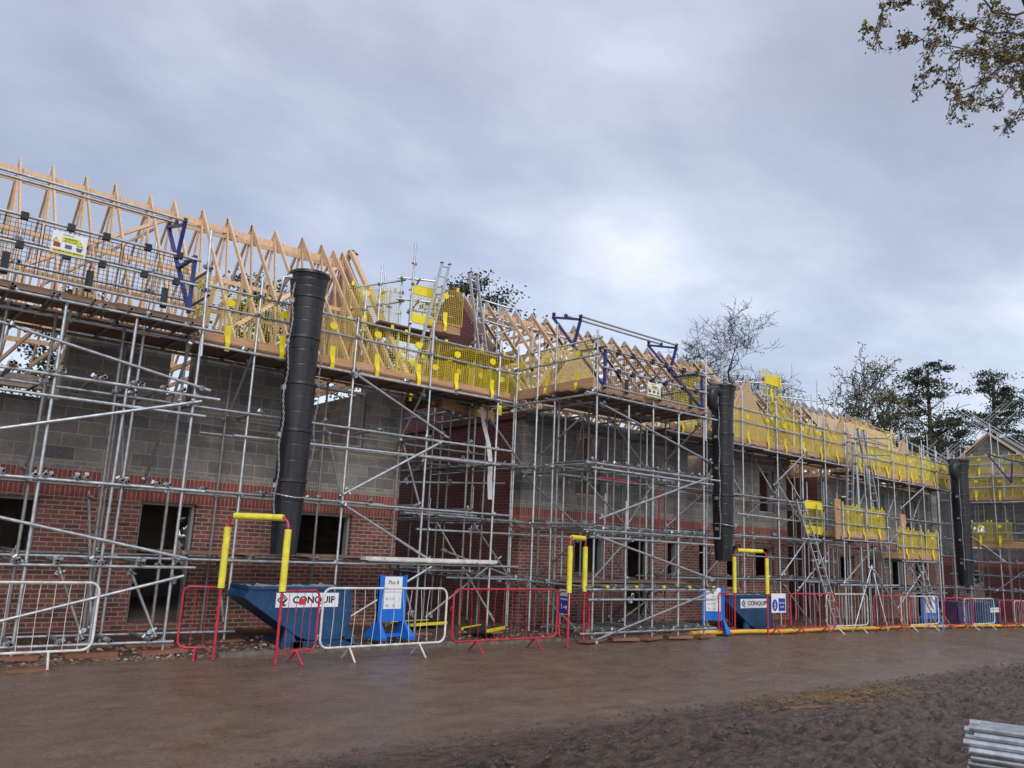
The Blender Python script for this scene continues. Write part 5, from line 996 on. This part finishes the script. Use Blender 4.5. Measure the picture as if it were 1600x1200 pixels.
def broad_tree(x, y, H, spread, seed, lab, lean=(0, 0), leafm_=None, leafn=0, ls=.16, depth=5, tr=.32, grp='trees beyond the houses', clear=.38, minr=.017):
    rnd = random.Random(seed); r = empty('oak_tree', (x, y, -.5), 0, lab, 'tree', grp); mb = MB(); z = 0; p = Vector((0, 0, 0)); pts = [p]; k = 6
    for i in range(k): p = p+Vector((lean[0]/k+rnd.gauss(0, .12), lean[1]/k+rnd.gauss(0, .12), H*clear/k)); pts.append(p)
    mb.path(pts, tr, 9, radii=[tr*1.25]+[tr*(1-.35*i/k) for i in range(1, k+1)]); mb.make('trunk', M_bark, r, (0, 0, 0))
    cb = MB(); tips = []
    n = 6
    for j in range(n):
        a = 6.283*j/n+rnd.uniform(-.4, .4); el_ = rnd.uniform(.35, 1.1); d_ = Vector((math.cos(a)*math.cos(el_), math.sin(a)*math.cos(el_), math.sin(el_)))
        grow(cb, None, pts[-1-(j % 2)], d_, spread*rnd.uniform(.42, .6), tr*.5, depth-1, rnd, twist=.46, up=.05, kids=2, tips=tips, minr=minr)
    grow(cb, None, pts[-1], Vector((lean[0]*.1, 0, 1)).normalized(), H*(1-clear)*.42, tr*.55, depth, rnd, twist=.36, up=.08, kids=2, tips=tips, minr=minr)
    mx = max(t[0].z for t in tips); T0 = pts[-1]
    dist = sorted(math.hypot(t[0].x-T0.x, t[0].y-T0.y) for t in tips); ks = spread/dist[int(len(dist)*.93)]
    fit = lambda a, b_, c: (T0.x+(a-T0.x)*ks, T0.y+(b_-T0.y)*ks, T0.z+(c-T0.z)*(H-T0.z)/(mx-T0.z) if c > T0.z else c)
    cb.v = [fit(a, b_, c) for a, b_, c in cb.v]
    cb.make('crown', M_bark, r, (0, 0, 0))
    if leafn:
        lb = MB()
        for t, dd in tips:
            t = Vector(fit(t.x, t.y, t.z))
            if rnd.random() < .42:
                for q in range(leafn): leafquad(lb, t+Vector((rnd.gauss(0, .17), rnd.gauss(0, .17), rnd.gauss(0, .13))), ls*rnd.uniform(.6, 1.3), rnd)
        lb.make('foliage', leafm_, r, (0, 0, 0))
    return r
broad_tree(43.6, 30, 18.3, 4.5, 11, 'bare oak with a twisting crown rising behind the middle house roof', depth=6, tr=.42, minr=.015, clear=.56)
broad_tree(52.5, 33, 16.6, 3.0, 12, 'smaller bare tree to the right of the large bare oak', depth=5, tr=.24, minr=.024, clear=.6)
broad_tree(60.8, 30, 19.4, 5.2, 5, 'oak just coming into leaf behind the third house, left of the pines', leafm_=M_leafy, leafn=7, ls=.15, depth=5, tr=.46, minr=.030, clear=.60)
broad_tree(51.8, 28, 16.6, 3.0, 8, 'leaning young oak coming into leaf between the bare oak and the leafing oak', lean=(2.6, 0), leafm_=M_leafy, leafn=7, ls=.15, depth=4, tr=.26, minr=.03, clear=.68)
broad_tree(68.0, 33, 15.0, 3.6, 9, 'low spreading leafing oak in front of the tall pines', leafm_=M_leafy, leafn=6, ls=.15, depth=4, tr=.30, minr=.03, clear=.6)
def pine(x, y, H, spread, seed, lab, clear=.42, lean=0.0, dens=1.0, zb=-.5, ts=.23):
    rnd = random.Random(seed); r = empty('pine_tree', (x, y, zb), 0, lab, 'tree', 'dark pines beyond the houses'); tr = .016*H+.08; k = 8; p = Vector((0, 0, 0)); pts = [p]
    for i in range(k): p = p+Vector((lean*H/k+rnd.gauss(0, .14), rnd.gauss(0, .1), H*.96/k)); pts.append(p)
    mb = MB(); mb.path(pts, tr, 8, radii=[tr*(1.1-.85*i/k) for i in range(k+1)]); mb.make('trunk', M_barkd, r, (0, 0, 0))
    lb = MB(); nb = MB(); n = int(27*dens)
    for j in range(n):
        t = clear+(1-clear)*((j+rnd.random())/n)**.85; i = min(k-1, int(t*k)); f_ = t*k-i; o_ = pts[i].lerp(pts[i+1], f_) if i < k else pts[-1]
        q = (t-clear)/(1-clear); rad = spread*(.45+.65*math.sin(3.0*min(1, q*.9+.12)))*rnd.uniform(.45, 1.15)*(1-.55*q**3)
        a = rnd.uniform(0, 6.283); el_ = rnd.uniform(-.05, .45)+.5*q; d_ = Vector((math.cos(a)*math.cos(el_), math.sin(a)*math.cos(el_), math.sin(el_)))
        mid = o_+d_*rad*.5+Vector((0, 0, -.05*rad)); end = o_+d_*rad+Vector((rnd.gauss(0, .3), rnd.gauss(0, .3), .05*rad)); lb.path([o_, mid, end], .05, 4, radii=[.075, .05, .02])
        for c_ in range(2+int(rad*.55)):
            cc_ = mid.lerp(end, rnd.uniform(.15, 1.12))+Vector((rnd.gauss(0, .5), rnd.gauss(0, .5), rnd.gauss(.12, .12))); cr = rnd.uniform(.55, 1.15)
            lb.path([mid.lerp(end, .5), cc_], .02, 3)
            for z in range(105):
                u = Vector((rnd.gauss(0, .5), rnd.gauss(0, .5), rnd.gauss(0, .17)))*cr; leafquad(nb, cc_+u, ts*rnd.uniform(.5, 1.1), rnd, .2)
    lb.make('limbs', M_barkd, r, (0, 0, 0)); nb.make('foliage', M_needle, r, (0, 0, 0)); return r
pine(73.0, 30, 20.3, 3.5, 21, 'tall pine with a broad flat crown, leftmost and widest of the tall pines', clear=.50)
pine(86.2, 30, 21.9, 2.6, 22, 'slender pine with a bent trunk between the two widest pines', clear=.58, lean=.04)
pine(97.8, 30, 22.0, 4.2, 23, 'dense pine at the right edge of the picture', clear=.25, dens=1.25)
pine(77.5, 31, 14.4, 3.8, 24, 'lower dark pine below and right of the widest tall pine', clear=.30, dens=1.1)
pine(84.5, 32, 16.6, 3.2, 25, 'dense mid height pine below the slender one', clear=.28, dens=1.1)
pine(72.5, 33, 13.2, 3.6, 26, 'low dark pine at the left foot of the tall pines', clear=.25)
pine(93.0, 33, 15.0, 4.4, 27, 'low dense pine behind the temporary roof tubes', clear=.2, dens=1.1)
pine(108, 30, 22.5, 6.5, 30, 'pine mostly cut off by the right edge', clear=.3)
pine(13.2, 32, 13.3, 1.7, 31, 'pine top showing through the nearest roof trusses beside the first chute', clear=.35, ts=.17)
pine(23.8, 32, 16.3, 1.9, 32, 'pine top behind the ladders above the red brick gable', clear=.45, ts=.17)
pine(19.2, 33, 12.0, 2.6, 33, 'lower pine behind the high yellow access gate', clear=.3, ts=.17)
pine(6.4, 33, 11.2, 2.6, 34, 'pine behind the trusses at the left, above the loading tower', clear=.3, ts=.17)
pine(1.5, 31, 9.5, 2.6, 35, 'low pine behind the far left of the nearest house', clear=.3, ts=.17)
pine(32.0, 36, 12.2, 3.0, 36, 'small pine hidden low behind the middle house roof', clear=.3)
# hedge line far behind
mb = MB(); rnd = random.Random(4)
for i in range(9000):
    x = rnd.uniform(-30, 150); leafquad(mb, Vector((x, 44+rnd.gauss(0, 1.2), -.6+rnd.random()**.7*(4.0+1.6*noise.noise((x*.12, 0, 0))))), rnd.uniform(.4, .9), rnd)
o = mb.make('distant_undergrowth', M_needle, None, (0, 0, 0)); tag(o, 'distant band of dark undergrowth seen low between the houses', 'undergrowth', kind='stuff')
# --- oak overhanging from the right, only its branch ends in the picture
rnd = random.Random(77); r = empty('overhanging_oak', (22.5, 5.6, -.3), 0, 'oak hanging its bronze young leaves into the top right corner', 'tree'); O = r.location
mb = MB(); mb.path([Vector((0, 0, 0)), Vector((-.1, .1, 4)), Vector((-.3, 0, 8)), Vector((-.6, -.1, 12)), Vector((-.9, 0, 16.5))], .3, 10, radii=[.42, .34, .28, .2, .1]); mb.make('trunk', M_bark, r, (0, 0, 0))
bm_ = MB(); lf = MB()
def cluster(c, n=6, s=.058):
    for i in range(n): leafquad(lf, c+Vector((rnd.gauss(0, .025), rnd.gauss(0, .025), rnd.gauss(0, .025))), s*rnd.uniform(.6, 1.25), rnd)
def twig(p, d, L, r_, depth):
    pts = [p]; q = p; dd = d
    for i in range(5): dd = (dd+Vector((rnd.gauss(0, .22), rnd.gauss(0, .22), rnd.gauss(-.02, .2)))*.6).normalized(); q = q+dd*L/5; pts.append(q)
    bm_.path(pts, r_, 4, radii=[max(.0045, r_*(1-.14*i)) for i in range(6)])
    if depth == 0:
        if rnd.random() < .55: cluster(q)
        if rnd.random() < .12: cluster(pts[3], 4, .05)
        return
    for i in (1, 2, 3, 4, 5):
        if rnd.random() < .76:
            ax = dd.orthogonal().normalized(); ax.rotate(Matrix.Rotation(rnd.uniform(0, 6.28), 3, dd)); twig(pts[i], (dd+ax*rnd.uniform(.5, 1.1)).normalized(), L*rnd.uniform(.35, .65), max(.004, r_*.6), depth-1)
def limb(a, b_, sag, r0, side=.75, n=9):
    a = Vector(a); b_ = Vector(b_); pts = [a.lerp(b_, t/n)+Vector((0, 0, sag*math.sin(3.14*t/n)))+Vector((rnd.gauss(0, .06), rnd.gauss(0, .06), rnd.gauss(0, .06))) for t in range(n+1)]
    bm_.path(pts, r0, 6, radii=[max(.007, r0*(1-.88*t/n)) for t in range(n+1)]); D = (b_-a).normalized()
    for t in range(3, n+1):
        for k in range(2):
            ax = D.orthogonal().normalized(); ax.rotate(Matrix.Rotation(rnd.uniform(0, 6.28), 3, D)); twig(pts[t], (D+ax*rnd.uniform(.35, .9)).normalized(), side*rnd.uniform(.6, 1.2)*(1.15-.5*t/n), .011, 2)
for (b_, sg_, r0) in [((12.9, 5.0, 9.9), .35, .05), ((13.9, 5.1, 9.85), .5, .05), ((15.3, 4.9, 10.3), .45, .045), ((13.3, 5.3, 10.9), .1, .045), ((14.3, 5.3, 12.0), .1, .05), ((16.9, 5.0, 10.7), .4, .04), ((14.9, 5.3, 13.0), .1, .05)]:
    limb(Vector((21.9, 5.6, 15.2+rnd.uniform(-.4, .8)))-O, Vector(b_)-O, sg_-.5, r0*.8, .50)
for (a, b_) in [(((15.6, 4.9, 13.6)), (10.9, 5.0, 9.75)), ((15.6, 4.9, 13.6), (12.9, 5.0, 10.6))]: limb(Vector(a)-O, Vector(b_)-O, .1, .035, .42, 7)
bm_.path([Vector((21.8, 5.6, 14.6))-O, Vector((18.5, 5.2, 14.9))-O, Vector((15.6, 4.9, 13.6))-O], .05, 6)
for k in range(9): # the rest of the crown, out of the picture
    a = k*.7; limb(Vector((21.7, 5.6, 12+k*.5))-O, Vector((22.5+4*abs(math.cos(a)), 5.2-3.6*abs(math.sin(a)), 13.5+k*.5))-O, .4, .08, .8, 6)
bm_.make('branches', M_bark, r, (0, 0, 0)); lf.make('foliage', M_bronze, r, (0, 0, 0))
